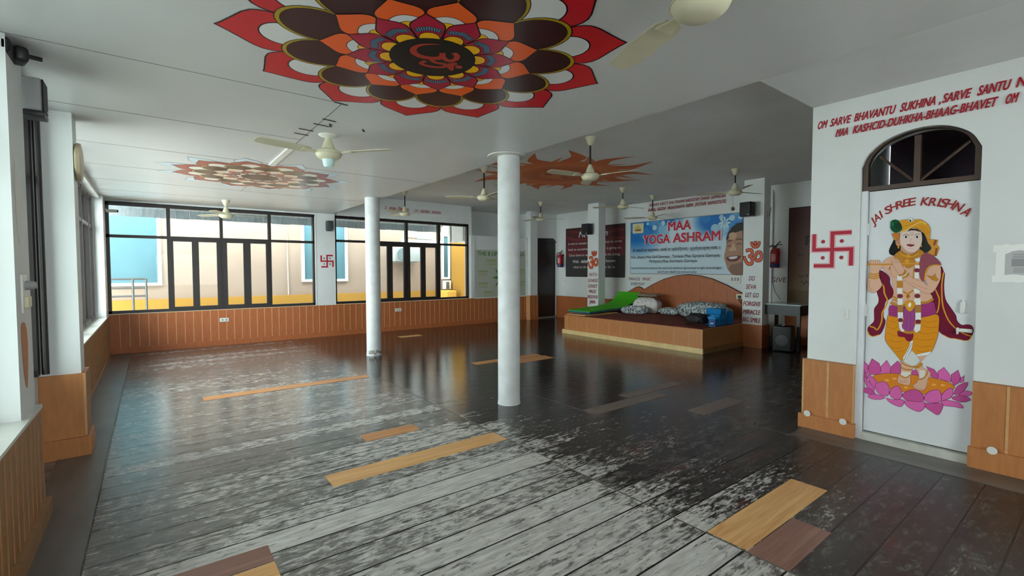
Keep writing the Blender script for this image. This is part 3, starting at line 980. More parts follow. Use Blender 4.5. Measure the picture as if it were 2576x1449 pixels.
# ---- torso
P.poly(A((500, 740), (440, 755), (390, 790), (362, 820), (358, 870), (400, 920), (440, 960), (470, 1000), (480, 1080), (490, 1170), (470, 1260), (600, 1300), (800, 1300), (940, 1230), (890, 1150), (850, 1050), (800, 980), (800, 820), (830, 720), (760, 680), (570, 690)), SKIN, 2, OUT, S)
P.stroke(A((455, 880), (470, 960), (520, 985), (600, 985)), 0.003, SKIND)
P.stroke(A((440, 900), (455, 860)), 0.008, (176, 110, 80), 0)
P.poly(A((445, 1310), (540, 1295), (700, 1300), (870, 1285), (945, 1265), (965, 1330), (975, 1395), (930, 1415), (800, 1445), (600, 1445), (450, 1425), (435, 1390)), (168, 58, 124), 2, OUT, S)
for y in (1330, 1360, 1390, 1415): P.stroke(A((450, y), (560, y - 8), (620, y)), 0.0018, (120, 34, 84))
for y in (1310, 1345, 1380, 1410): P.stroke(A((800, y), (880, y + 5), (960, y - 18)), 0.0018, (120, 34, 84))
P.stroke(A((455, 1275), (520, 1297), (620, 1305)), 0.020, GOLD2); P.stroke(A((800, 1275), (880, 1268), (940, 1232)), 0.018, GOLD2)
P.stroke(A((480, 1200), (540, 1235)), 0.012, GOLD2, 0); P.stroke(A((480, 1235), (540, 1260)), 0.010, GOLD2, 0)
# upper shawl over the shoulder
P.poly(A((830, 700), (920, 730), (990, 780), (1035, 845), (960, 845), (900, 862), (865, 920), (845, 985), (835, 1035), (795, 1000), (780, 900), (785, 810)), MAUVE, 2, OUT, S)
# garland and jewels
WH, RD, TAN = (240, 238, 234), (120, 48, 66), (178, 124, 62)
for c, pts in [(WH, [(530, 965), (592, 965), (592, 1022), (530, 1022)]), (GOLD2, [(528, 1028), (597, 1028), (597, 1102), (528, 1102)]), (WH, [(530, 1108), (590, 1108), (590, 1172), (530, 1172)]), (WH, [(535, 1228), (595, 1228), (595, 1300), (535, 1300)]), (TAN, [(535, 1305), (600, 1305), (600, 1385), (535, 1385)]), (WH, [(540, 1388), (600, 1388), (600, 1470), (540, 1470)]),
               (WH, [(735, 770), (790, 765), (792, 805), (737, 808)]), (WH, [(735, 848), (787, 848), (787, 890), (735, 890)]), (WH, [(730, 930), (782, 930), (782, 998), (730, 998)]), (WH, [(725, 1108), (792, 1130), (792, 1165), (725, 1165)]), (WH, [(725, 1225), (800, 1225), (800, 1300), (725, 1300)]), (TAN, [(730, 1305), (805, 1300), (805, 1385), (730, 1388)]), (WH, [(740, 1388), (803, 1385), (803, 1470), (740, 1470)])]:
    P.poly(A(*pts), c, 0, (90, 80, 70), 0.0008)
for c in ((565, 1200), (757, 905), (762, 1198)): P.ell(cA(c), 7.5, 5.2, RD, 14)
P.poly(Bq((430, 20), (478, 20), (480, 72), (432, 72)), WH); P.poly(Bq((590, 25), (640, 25), (640, 82), (592, 82)), WH)
P.poly(Bq((438, 110), (482, 110), (503, 190), (465, 198), (445, 165)), WH, 0, (90, 80, 70), .0008); P.poly(Bq((590, 130), (642, 130), (636, 182), (600, 207), (573, 187)), WH, 0, (90, 80, 70), .0008)
P.ell(cB((456, 90)), 6.5, 5, RD, 14); P.ell(cB((618, 105)), 7, 5.5, RD, 14)
P.poly(Bq((430, 190), (470, 200), (520, 218), (572, 212), (567, 260), (540, 285), (510, 275), (490, 245), (438, 240)), (140, 26, 60), 2, OUT, S)
P.poly(Bq((488, 185), (592, 185), (560, 218), (500, 212)), GOLD2, 0)
P.poly(Bq((490, -20), (580, -20), (585, 100), (572, 188), (492, 182), (468, 140), (490, 80)), (164, 74, 140), 2, OUT, S)
P.stroke(Bq((520, 0), (515, 80), (505, 170)), 0.002, (120, 40, 100)); P.stroke(Bq((550, 10), (550, 90), (545, 170)), 0.002, (120, 40, 100))
P.stroke(A((600, 1145), (650, 1172), (715, 1135)), 0.011, GOLD2)
P.stroke(A((725, 870), (715, 980), (720, 1080)), 0.006, GOLD2)
P.poly(A((655, 1160), (680, 1200), (655, 1240), (630, 1200)), GOLD, 0, OUT, S); P.ell(cA((655, 1200)), 2, 4, (140, 60, 30), 10)
P.poly(A((618, 1272), (650, 1252), (700, 1252), (738, 1280), (727, 1330), (680, 1378), (633, 1340)), GOLD, 2, OUT, S); P.ell(cA((675, 1300)), 3.6, 6, (240, 240, 236), 14, 0.3)
# neck
P.poly(A((575, 640), (770, 640), (800, 700), (760, 760), (640, 765), (560, 720)), SKIND)
P.poly(A((500, 735), (530, 705), (575, 680), (640, 718), (700, 728), (765, 682), (805, 672), (838, 712), (800, 742), (762, 762), (700, 776), (640, 772), (590, 782), (545, 792), (508, 770)), GOLD2, 2, OUT, S)
P.stroke(A((560, 720), (640, 748), (700, 752), (780, 715)), 0.003, (240, 190, 80)); P.stroke(A((580, 695), (650, 726), (700, 730), (760, 695)), 0.002, (120, 70, 20))
P.poly(A((590, 780), (720, 778), (742, 830), (690, 872), (645, 882), (608, 840)), GOLD2, 2, OUT, S)
P.ell(cA((660, 745)), 6, 5, GOLD, 14); P.ell(cA((645, 800)), 6, 5, GOLD, 14)
P.poly(A((545, 800), (600, 790), (612, 850), (580, 870)), GOLD2, 2)
# his right arm, raised to the flute
P.poly(A((215, 850), (222, 915), (212, 960), (203, 1020), (190, 1080), (198, 1130), (240, 1162), (290, 1152), (345, 1105), (360, 1060), (335, 1000), (325, 940), (340, 890), (388, 866), (362, 850), (335, 830), (340, 805), (300, 792), (250, 795), (228, 788), (208, 815)), SKIN, 2, OUT, S)
P.stroke(A((225, 1020), (215, 1090), (245, 1135)), 0.003, SKIND)
for a in (((215, 938), (270, 952), (328, 938)), ((212, 962), (270, 976), (328, 962)), ((205, 985), (270, 1000), (328, 985))): P.stroke(A(*a), 0.011, (206, 140, 40))
# his left upper arm and forearm
P.poly(A((868, 930), (900, 872), (960, 850), (1022, 852), (1032, 920), (1027, 1000), (992, 1080), (942, 1152), (880, 1172), (800, 1142), (720, 1092), (630, 1032), (590, 1000), (640, 950), (720, 1000), (800, 1030), (850, 1056), (878, 1078), (862, 1030), (845, 985)), SKIN, 2, OUT, S)
P.stroke(A((690, 1040), (790, 1095), (880, 1120)), 0.003, SKIND)
P.stroke(A((1028, 850), (960, 846), (900, 862), (862, 920), (843, 1020)), 0.008, GOLD)
P.poly(A((862, 960), (930, 972), (968, 943), (975, 980), (1003, 1010), (985, 1032), (930, 1015), (900, 990)), GOLD2, 0, OUT, S)
# flute, then the nearer hand
P.stroke(A((155, 836), (350, 838), (560, 836), (785, 830)), 0.0135, (214, 142, 46), 0)
P.stroke(A((155, 826), (350, 830), (560, 828), (785, 822)), 0.0022, (240, 184, 96), 0)
P.ell(cA((160, 838)), 2.4, 4.4, (120, 70, 30), 12)
P.poly(A((157, 860), (166, 860), (178, 915), (148, 917)), (80, 80, 84))
for x in (250, 275, 300, 322): P.poly(A((x - 12, 792), (x + 10, 790), (x + 14, 815), (x + 6, 838), (x - 10, 832)), SKIN, 2, OUT, 0.0009)
P.poly(A((470, 790), (500, 770), (512, 768), (535, 770), (560, 800), (590, 850), (617, 900), (604, 940), (560, 952), (530, 922), (500, 870), (475, 830)), SKIN, 2, OUT, S)
for a in (((478, 800), (505, 830)), ((500, 778), (528, 822)), ((520, 772), (548, 822))): P.stroke(A(*a), 0.0012, OUT, 0)
P.stroke(A((550, 965), (600, 952), (632, 905)), 0.014, GOLD2); P.stroke(A((590, 990), (645, 972), (662, 935)), 0.014, GOLD2); P.stroke(A((575, 980), (622, 962), (650, 920)), 0.006, (236, 232, 226))
# head
P.ell(cA((545, 580)), 7, 12, SKIND, 16, 0)
P.poly(A((565, 500), (600, 455), (700, 445), (790, 455), (817, 520), (812, 600), (785, 650), (735, 700), (670, 716), (610, 700), (580, 655), (566, 590)), (230, 204, 192), 3, OUT, S)
P.poly(A((566, 600), (600, 640), (650, 690), (735, 698), (785, 650), (790, 655), (735, 702), (670, 718), (610, 702), (578, 655)), (206, 160, 140), 2)
for ex, d in ((635, 1), (762, -1)):
    P.poly(A((ex - 32, 528), (ex, 512), (ex + 32, 524), (ex, 540)), (240, 238, 234), 3, (40, 26, 24), 0.0012)
    P.ell(cA((ex - 2, 526)), 2.8, 2.8, (30, 22, 20), 12)
P.stroke(A((598, 512), (635, 494), (672, 512)), 0.0028, (30, 24, 22)); P.stroke(A((732, 508), (768, 490), (802, 500)), 0.0028, (30, 24, 22))
P.stroke(A((695, 545), (680, 590), (700, 600), (722, 590)), 0.0014, (150, 100, 84))
P.poly(A((635, 616), (675, 606), (690, 610), (737, 616), (690, 638)), (136, 48, 58), 2)
P.stroke(A((650, 655), (690, 662), (725, 652)), 0.0012, (170, 120, 104))
P.stroke(A((688, 465), (692, 495), (702, 508), (712, 495), (718, 465)), 0.0022, (110, 110, 108))
# turban
P.poly(A((640, 470), (690, 432), (760, 436), (800, 470), (740, 452), (690, 452)), (52, 30, 22))
P.poly(A((560, 472), (590, 440), (575, 380), (548, 350), (640, 325), (720, 330), (800, 325), (850, 357), (890, 390), (912, 450), (905, 510), (900, 560), (868, 540), (850, 505), (800, 450), (735, 425), (690, 428), (620, 462)), (224, 158, 42), 2, OUT, S)
P.stroke(A((565, 472), (640, 445), (700, 405), (760, 372), (815, 358), (860, 380)), 0.010, (234, 190, 96))
P.stroke(A((600, 400), (680, 390), (760, 355)), 0.002, (150, 92, 20)); P.stroke(A((740, 415), (820, 440), (880, 500)), 0.002, (150, 92, 20)); P.stroke(A((800, 400), (860, 430), (895, 480)), 0.002, (150, 92, 20))
P.poly(A((455, 400), (462, 350), (500, 328), (545, 338), (578, 380), (592, 430), (560, 462), (520, 478), (480, 462), (458, 430)), (16, 84, 48), 3)
P.ell(cA((540, 400)), 9, 8, (24, 60, 40), 16); P.ell(cA((480, 380)), 4, 6, (20, 116, 84), 12)
P.poly(A((474, 490), (520, 478), (562, 490), (552, 540), (520, 572), (500, 550), (488, 520)), (206, 124, 46), 2, OUT, S)
P.stroke(A((505, 530), (508, 565)), 0.005, GOLD, 0)
P.ell(cA((690, 330)), 8.4, 5.6, (190, 190, 192), 18); P.ell(cA((690, 330)), 3.6, 4.6, (236, 236, 236), 14); P.ell(cA((684, 340)), 2.2, 2.6, (20, 20, 20), 12)
for yy in (620, 645): P.ell(cA((548, yy)), 2.4, 3.0, GOLD, 10)
P.ell(cA((808, 630)), 1.6, 3.0, GOLD, 10)
o = P.build('painted_figure', DPAINT)
tag(o, 'painted flute player in gold turban standing on a pink lotus, on the white door', 'mural')

P = Paint((PX, 0, 0), (0, -1, 0), (0, 0, 1), gap=0.00006, base=0.0006)
for ch, x, y, rt in [('J', 272, 385, 35), ('A', 318, 340, 33), ('I', 362, 305, 30), ('S', 435, 258, 20), ('H', 497, 225, 18), ('R', 566, 198, 14), ('E', 636, 180, 9), ('E', 698, 170, 7), ('K', 838, 166, -3), ('R', 925, 172, -5), ('I', 992, 178, -8), ('S', 1046, 184, -12), ('H', 1112, 196, -16), ('N', 1195, 228, -22), ('A', 1285, 280, -30)]:
    u, v = door_map(cA((x, y)))
    hh = 0.062 if x < 750 else 0.064
    P.text(ch, u, v, hh, (206, 120, 110), 0.044 if ch not in 'JI' else None, 0.18, rad(rt), 0.034)
    P.text(ch, u, v, hh, (150, 34, 40), 0.044 if ch not in 'JI' else None, 0.18, rad(rt), 0.012)
tag(P.build('painted_lettering', WPAINT), 'red hand-painted greeting arched over the flute player on the white door', 'lettering')

# ------------------------------------------------------------------ lettering and signs on the door wall
def wall_right_paint():
    return Paint((DX, 0, 0), (0, -1, 0), (0, 0, 1), gap=0.0001, base=0.0006)


RED = (164, 24, 40)
P = wall_right_paint()
def line(P, words, z, h, rgb, edge=None, shear=0.22, bold=0.02):
    for t, y0, y1 in words:
        wd = max(.008, abs(y1 - y0) - h * shear * 1.15)
        u_ = -(y0 + y1) / 2 - h * shear * .55
        if edge: P.text(t, u_, z, h, edge, wd, shear, 0, bold + .03)
        P.text(t, u_, z, h, rgb, wd, shear, 0, bold)
def yz(px, py, X=DX):
    v = on_plane(px, py, 0, X); return v.y, v.z
c4 = lambda x, y: (2000 + x * .25532, 130 + y * .25532)
W = [('OM', 220, 325), ('SARVE', 345, 560), ('BHAVANTU', 583, 1000), ('SUKHINA', 1035, 1410), (',', 1432, 1452), ('SARVE', 1452, 1750), ('SANTU', 1798, 2140), ('NIRAMAYA', 2183, 3000)]
ws = []
for t, a, b2 in W:
    ya = yz(*c4(a, 740 - (a - 220) * .236))[0]; yb = yz(*c4(b2, 740 - (b2 - 220) * .236))[0] if b2 < 2400 else yz(*c4(2183, 280))[0] - 0.34
    ws.append((t, ya, yb))
line(P, ws, 2.695, 0.066, RED, (206, 130, 134))
W = [('MAA', 402, 542), ('KASHCID-DUHKHA-BHAAG-BHAVET', 572, 2010), ('OM', 2068, 2215)]
ws = []
for t, a, b2 in W:
    ws.append((t, yz(*c4(a, 840 - (a - 402) * .217))[0], yz(*c4(b2, 840 - (b2 - 402) * .217))[0]))
ws.append(('SHANTI', ws[-1][2] - .03, ws[-1][2] - .28))
line(P, ws, 2.595, 0.064, RED, (206, 130, 134))
tag(P.build('painted_lettering', WPAINT), 'two slanted red lines of prayer painted above the arched door', 'lettering')


def swastika(P, cx, cy, s, w_, rgb, edge, dots):
    for col, g in ((edge, w_ * .35), (rgb, 0)):
        h = w_ / 2 + g
        for (x0, x1, y0, y1) in ((-s, s, -h, h), (-h, h, -s, s), (-h, s, s - h * 1.0, s + h), (-s, h, -s - h, -s + h), (-s - h, -s + h, -h, s), (s - h, s + h, -s, h)):
            P.rect(cx + x0, cx + x1, cy + y0, cy + y1, col)
    for sx in (-1, 1):
        for sy in (-1, 1): P.ell((cx + sx * s * .5, cy + sy * s * .5), w_ * .55, w_ * .55, dots, 14)


P = wall_right_paint()
swastika(P, -1.583, 1.62, 0.143, 0.030, (176, 24, 52), (222, 170, 176), (164, 40, 48))
tag(P.build('painted_emblem', WPAINT), 'large red four-armed emblem with four dots on the white wall left of the painted door', 'emblem', 'red four-armed wall emblems')
P = wall_right_paint()
Y0 = yz(2500, 660)[0]
yy, zz = -(Y0), yz(2500, 660)[1]
P.rect(yy + .02, yy + .30, zz - .115, zz + .105, (190, 190, 190))
for x0, x1, a, b2 in ((-.005, .32, .075, .125), (.01, .055, -.12, .10), (-.006, .32, -.14, -.09)):
    n = 10
    up = [(yy + x0 + (x1 - x0) * i / n, zz + b2 + random.uniform(-.008, .008)) for i in range(n + 1)]
    dn = [(yy + x0 + (x1 - x0) * i / n, zz + a + random.uniform(-.008, .008)) for i in range(n, -1, -1)]
    P.poly(up + dn, (244, 244, 240))
P.stroke([(yy + .05, zz + .06), (yy + .13, zz + .10), (yy + .2, zz + .075)], 0.012, (246, 246, 244)); P.ell((yy + .015, zz + .10), .02, .018, (244, 244, 240), 12)
for i in range(3):
    P.rect(yy + .092, yy + .2, zz + .052 - i * .012, zz + .055 - i * .012, (120, 120, 120)); P.rect(yy + .098, yy + .2, zz - .045 - i * .012, zz - .042 - i * .012, (120, 120, 120))
P.rect(yy + .088, yy + .2, zz - .03, zz + .022, (150, 152, 154))
tag(P.build('paper_notice', PRINT), 'paper notice edged with rough white tape, on the wall right of the painted door', 'notice')

# ------------------------------------------------------------------ window wall emblem and prayer line
def back_left_paint(y=WY - .03):
    return Paint((0, y, 0), (1, 0, 0), (0, 0, 1), gap=0.0002, base=0.001)


P = back_left_paint()
swastika(P, 3.033, 1.63, 0.122, 0.026, (170, 24, 48), (226, 180, 184), (60, 60, 56))
tag(P.build('painted_emblem', WPAINT), 'small red four-armed emblem on the white pier between the two big windows', 'emblem', 'red four-armed wall emblems')
P = back_left_paint(WY)
P.text('\u0950', 4.385, 2.835, 0.085, (150, 70, 76), 0.07); P.text('\u0928\u092e\u0903', 4.56, 2.835, 0.085, (176, 40, 56), 0.20, 0, 0, .02)
P.text('\u093f\u0936\u0935\u093e\u092f', 4.83, 2.83, 0.085, (176, 40, 56), 0.27, 0, 0, .02)
P.text('OM', 5.15, 2.835, 0.075, (164, 84, 92), 0.11, .2); P.text('NAMAH', 5.39, 2.835, 0.075, (170, 56, 70), 0.24, .2, 0, .02); P.text('SHIVAYA', 5.70, 2.83, 0.075, (170, 56, 70), 0.25, .2, 0, .02)
tag(P.build('painted_lettering', WPAINT), 'small red prayer in two scripts on the wall above the farther big window', 'lettering')

# poster of eight limbs
P = back_left_paint(WY - .04)
PL, PR, PB, PT = 6.85, 8.55, 0.70, 1.975
P.rect(PL - .03, min(PR + .03, 8.555), PB - .03, PT + .03, (226, 228, 226))
P.rect(PL, PR, PB, PT, (186, 190, 176))
GRN, OLV = (84, 132, 70), (170, 172, 120)
P.text('THE 8 LIMBS OF YOGA', (PL + PR) / 2 + .0, 1.82, 0.11, GRN, 1.60, 0, 0, .03)
def para(x, y, w_, n, h=0.03, col=OLV):
    words = ['breath', 'posture', 'focus', 'calm', 'truth', 'effort', 'union', 'stillness', 'care', 'kindness']
    for i in range(n):
        t = ' '.join(random.choice(words) for _ in range(3))
        P.rect(x - w_ / 2, x + w_ / 2, y - i * .055, y - i * .055 + .03, (176, 178, 138) if i else (158, 162, 96))
for x, y in ((7.35, 1.68), (8.05, 1.68), (7.08, 1.38), (8.36, 1.42), (7.08, 1.06), (8.36, 1.08), (7.25, 0.82), (8.15, 0.82)): para(x, y, .30, 3)
for k in range(8):
    a = pi / 2 + k * pi / 4
    c = (7.70, 1.22)
    tip = (c[0] + .33 * cos(a), c[1] + .36 * sin(a))
    l = (c[0] + .12 * cos(a + .5), c[1] + .12 * sin(a + .5)); q_ = (c[0] + .12 * cos(a - .5), c[1] + .12 * sin(a - .5))
    P.poly([c, l, tip], (96, 158, 60)); P.poly([c, tip, q_], (62, 118, 44))
o = P.build('yoga_poster', PRINT)
tag(o, 'pale green printed poster of yoga limbs behind the nearer round column, beside the far window', 'poster')

# ------------------------------------------------------------------ back wall banners
BX = 9.795
def bw_paint(x=BX): return Paint((x, 0, 0), (0, -1, 0), (0, 0, 1), gap=0.0003, base=0.001, remap=None)
def bm_(px, py, X=BX - .01):
    v = on_plane(px, py, 0, X); return (-v.y, v.z)
c7 = lambda x, y: bm_(1560 + x * .16561, 480 + y * .16561)
k7 = lambda *pts: [c7(*p) for p in pts]
P = bw_paint(BX - .01)
y0, y1, z0, z1 = -7.76, -4.88, 1.34, 2.62
P.rect(y0 - .012, y1 + .012, z0 - .012, z1 + .012, (120, 126, 130))
rnd = random.Random(3)
blobs = [(rnd.uniform(0, 1), rnd.uniform(.35, 1), rnd.uniform(.05, .16)) for _ in range(22)]
def sky(u, v):
    d1 = max(0, 1 - math.hypot((u - .06) / .34, (v - .92) / .62)); d2_ = max(0, 1 - math.hypot((u - .80) / .22, (v - .92) / .34)); d3 = max(0, 1 - math.hypot((u - 1.0) / .2, (v - .85) / .4)); d4 = max(0, 1 - math.hypot((u - .38) / .16, (v - 1.0) / .16))
    k = min(1, max(d1 * 1.7, d2_ * 1.9, d3 * 1.3, d4 * 1.3) + .08)
    for bx, bz, br_ in blobs:
        if math.hypot(u - bx, (v - bz) * .5) < br_ * .4: k *= .86
    lo = (226, 240, 246); hi = (24, 116, 196)
    base = tuple(lo[i] + (hi[i] - lo[i]) * k for i in range(3))
    g = .5 + .5 * v
    return tuple(min(255, b_ * (.92 + .08 * g)) for b_ in base)
P.grid(y0, y1, z0, z1, 72, 34, sky)
for x, y, rr, cc in [(420, 500, 26, (150, 208, 232)), (525, 560, 34, (190, 226, 238)), (655, 490, 34, (170, 216, 236)), (640, 590, 70, (140, 192, 222)), (740, 480, 30, (130, 190, 226)), (860, 470, 34, (150, 200, 230)), (700, 620, 50, (150, 200, 226)), (1440, 570, 60, (168, 208, 230)), (1560, 560, 90, (158, 200, 226)), (1540, 400, 34, (176, 208, 228)), (1700, 410, 40, (190, 214, 230)), (1830, 400, 30, (176, 206, 228))]:
    c = c7(x, y); P.ell(c, rr * .00155, rr * .00155, cc, 20)
for cx, cy, r_ in ((525, 560, 40), (1590, 490, 72), (655, 490, 30)):
    c = c7(cx, cy)
    for k in range(8):
        a = k * pi / 4
        P.ell((c[0] + cos(a) * r_ * .0012, c[1] + sin(a) * r_ * .0012), r_ * .0007, r_ * .0003, (206, 232, 240), 10, a)
lg = [c7(195, 505), c7(365, 490), c7(358, 640), c7(195, 650)]
P.poly(lg, (224, 216, 176)); P.poly([c7(235, 560), c7(275, 520), c7(320, 560), c7(320, 600), c7(235, 605)], (206, 184, 110)); P.poly([c7(230, 590), c7(325, 585), c7(322, 612), c7(232, 615)], (150, 108, 62))
# portrait of a laughing man at the right end
SK, SKS, SKL = (176, 134, 110), (136, 102, 84), (206, 164, 138)
P.poly(k7((1868, 480), (1780, 495), (1700, 560), (1640, 640), (1618, 720), (1620, 760), (1612, 860), (1590, 960), (1585, 1030), (1610, 1110), (1640, 1200), (1700, 1270), (1740, 1283), (1862, 1283)), SK, 0)
P.poly(k7((1868, 478), (1780, 492), (1700, 555), (1640, 640), (1616, 720), (1624, 770), (1650, 720), (1690, 670), (1740, 640), (1800, 620), (1868, 600)), (46, 38, 34), 0)
P.poly(k7((1690, 1120), (1760, 1110), (1864, 1080), (1862, 1283), (1740, 1283), (1680, 1240), (1660, 1180)), SKS, 0)
P.poly(k7((1660, 660), (1720, 630), (1780, 660), (1740, 740), (1670, 730)), SKL, 3)
P.stroke(k7((1630, 790), (1660, 760), (1700, 755)), .018, (40, 32, 30)); P.stroke(k7((1770, 745), (1810, 730), (1860, 740)), .018, (40, 32, 30))
P.stroke(k7((1635, 850), (1665, 835), (1690, 840)), .014, (52, 38, 34)); P.stroke(k7((1775, 815), (1815, 800), (1850, 815)), .014, (52, 38, 34))
P.poly(k7((1720, 780), (1700, 850), (1650, 900), (1680, 930), (1740, 915), (1770, 900), (1755, 850)), SKL, 3); P.stroke(k7((1660, 915), (1700, 930), (1750, 915)), .012, SKS)
P.poly(k7((1625, 1010), (1680, 990), (1790, 985), (1845, 990), (1790, 1060), (1700, 1075), (1640, 1060)), (104, 46, 44), 2)
P.poly(k7((1650, 1010), (1710, 998), (1790, 995), (1770, 1025), (1690, 1040)), (236, 230, 222), 2)
P.stroke(k7((1610, 960), (1620, 1030), (1640, 1070)), .008, SKS); P.stroke(k7((1800, 930), (1850, 980)), .010, SKS)
# words
def btext(t, xa, ya, xb, yb, h, rgb, edge=None, bold=0, shear=0, res=3):
    a, b2 = c7(xa, ya), c7(xb, yb)
    rot = 0
    if edge: P.text(t, (a[0] + b2[0]) / 2, (a[1] + b2[1]) / 2, h, edge, b2[0] - a[0] + .03, shear, 0, bold + .045)
    P.text(t, (a[0] + b2[0]) / 2, (a[1] + b2[1]) / 2, h, rgb, b2[0] - a[0], shear, 0, bold, res=res)
btext('MAA', 738, 602, 1080, 585, .215, (200, 36, 66), (240, 222, 228), .04)
btext('YOGA', 362, 808, 760, 790, .215, (200, 36, 66), (240, 222, 228), .04); btext('ASHRAM', 815, 782, 1530, 750, .215, (200, 36, 66), (240, 222, 228), .04)
DK = (52, 60, 66)
btext('\u0950 \u0905\u0938\u0924\u094b \u092e\u093e \u0938\u0926\u094d\u0917\u092e\u092f\u0964', 195, 935, 595, 918, .072, DK, None, .015)
btext('\u0924\u092e\u0938\u094b \u092e\u093e \u091c\u094d\u092f\u094b\u0924\u093f\u0930\u094d\u0917\u092e\u092f\u0964', 620, 918, 1040, 905, .072, DK, None, .015)
btext('\u092e\u0943\u0924\u094d\u092f\u094b\u0930\u094d\u092e\u093e\u093d\u092e\u0943\u0924\u092e\u094d \u0917\u092e\u092f \u0965', 1075, 905, 1530, 885, .072, DK, None, .015)
btext('Om, Asato Maa Sad Gamaya;  Tamaso Maa Gyotira Gamaya;', 178, 1028, 1525, 1002, .070, DK, None, .012)
btext('Mrityora Maa Amritam Gamaya', 455, 1092, 1175, 1080, .070, DK, None, .012)
btext('Lead me from the unreal to the real; from darkness (ignorance) to light (knowledge);', 180, 1192, 1555, 1182, .056, DK, None, .008, .2)
btext('and from death to immortality.', 578, 1250, 1180, 1243, .056, DK, None, .008, .2)
tag(P.build('ashram_banner', PRINT), 'sky-blue banner with big red words and a laughing face, above the stage', 'banner')

P = bw_paint(BX - .01)
def c9(x, y): return bm_(1400 + x * .23454, 480 + y * .23464)
y0, y1, z0, z1 = -10.12, -7.96, 1.25, 2.62
P.rect(y0 - .02, y1 + .02, z0 - .02, z1 + .02, (30, 28, 30))
def dusk(u, v):
    if v < .42: return (56, 54, 58)
    t = (v - .42) / .58
    a, b_ = (112, 44, 52), (72, 34, 40)
    c = [a[i] + (b_[i] - a[i]) * t for i in range(3)]
    k = max(0, math.sin(v * 40 + 3 * math.sin(u * 5))) * .25 * (1 if .72 < v < .95 else .1)
    return tuple(min(255, c[i] + k * (150, 60, 30)[i]) for i in range(3))
P.grid(y0, y1, z0, z1, 24, 48, dusk)
cm = (y0 + y1) / 2
WT = (226, 222, 220)
P.text('Meditation', -9.08, 2.36, .17, WT, 1.06, .3, 0, .03)
for t, z, wd, h in (('is not to escape from society, but to come', 2.16, 1.98, .070), ('back to ourselves and see what is going on.', 1.99, 1.98, .070), ('Once there is seeing, there must be acting.', 1.82, 1.90, .070), ('what to do and what not to do to', 1.48, 1.55, .072), ('help.', 1.32, .22, .075)):
    P.text(t, cm + .0, z, h, (212, 204, 202), wd, 0, 0, .02)
P.text('With', cm - .68, 1.63, .085, WT, .25, 0, 0, .02); P.text('mindfulness,', cm - .16, 1.63, .10, WT, .62, .3, 0, .035); P.text('we know', cm + .52, 1.64, .085, WT, .55, 0, 0, .02)
tag(P.build('quote_poster', PRINT), 'dark red and black quotation poster behind the white pillar left of the blue banner', 'poster')

P = bw_paint(BX - .01)
y0, y1, z0, z1 = -3.975, -2.2, 0.655, 2.60
P.rect(y0 - .02, y1 + .02, z0 - .02, z1 + .02, (26, 18, 18))
def brn(u, v):
    t = v
    a, b_ = (112, 88, 62), (70, 28, 28)
    return tuple(a[i] + (b_[i] - a[i]) * min(1, max(0, (t - .25) * 1.5)) - (16 if v < .2 else 0) for i in range(3))
P.grid(y0, y1, z0, z1, 6, 40, brn)
P.text('Peace', -3.22, 1.90, .18, (34, 26, 24), .95, 0, 0, .03); P.text('in what you do,', -3.30, 1.69, .07, (52, 42, 36), 1.0); P.text('while you', -3.45, 1.29, .07, (52, 42, 36), .72); P.text('Wait', -3.56, 1.15, .08, (52, 42, 36), .40)
tag(P.build('brown_poster', PRINT), 'tall dark brown poster on the far wall in the dim corner right of the stage', 'poster')

# painted words on the back wall and on the two square pillars
P = bw_paint(9.55)
def c7b(x, y): return (lambda v: (-v.y, v.z))(on_plane(1560 + x * .16561, 480 + y * .16561, 0, 9.78))
P2 = bw_paint(9.8)
PR_ = (158, 52, 62)
for t, xa, ya, xb, yb in (('SHUBHAM', 435, 235, 575, 225), ('KAROTI', 598, 222, 715, 212), ('KALYANAM', 738, 208, 965, 180), ('AAROGYAM', 985, 178, 1190, 155), ('DHANA', 1215, 150, 1350, 135), ('SAMPADAA', 1375, 132, 1595, 105), ('SHATRU', 418, 322, 540, 308), ('BUDDHI', 565, 305, 685, 292), ('VINAASHAAYA', 710, 288, 970, 262), ('DEEPA', 992, 258, 1105, 245), ('JYOTHIR', 1130, 243, 1300, 225), ('NAMOSTUTE.', 1325, 222, 1610, 195)):
    a, b2 = c7b(xa, ya), c7b(xb, yb)
    P2.text(t, (a[0] + b2[0]) / 2, 2.865 if ya > 190 and yb > 190 and xa in (418, 565, 710, 992, 1130, 1325) else 2.985, .075, PR_, b2[0] - a[0], .2, 0, .025)
P2.o = Vector((9.8, 0, -.11))
tag(P2.build('painted_lettering', WPAINT), 'two red lines of prayer painted on the wall just above the blue banner', 'lettering')
P = bw_paint(9.8)
for t, xa, ya, xb in (('MIRACLE', 122, 1358, 292), ('MAGIC', 332, 1360, 455), ('EVERYDAY', 160, 1432, 365)):
    a, b2 = c7(xa, ya), c7(xb, ya)
    P.text(t, (a[0] + b2[0]) / 2, a[1], .075, (150, 44, 62) if t == 'MAGIC' else (96, 52, 62), b2[0] - a[0], .2, 0, .015)
tag(P.build('painted_lettering', WPAINT), 'small dark red words painted left of the curved wooden headboard, under the banner', 'lettering')
P = bw_paint(9.8)
P.text('GIVE', -4.175, 1.19, .10, (120, 76, 80), .29, .15, 0, .01)
tag(P.build('painted_lettering', WPAINT), 'single short red word painted below the right fire extinguisher', 'lettering')


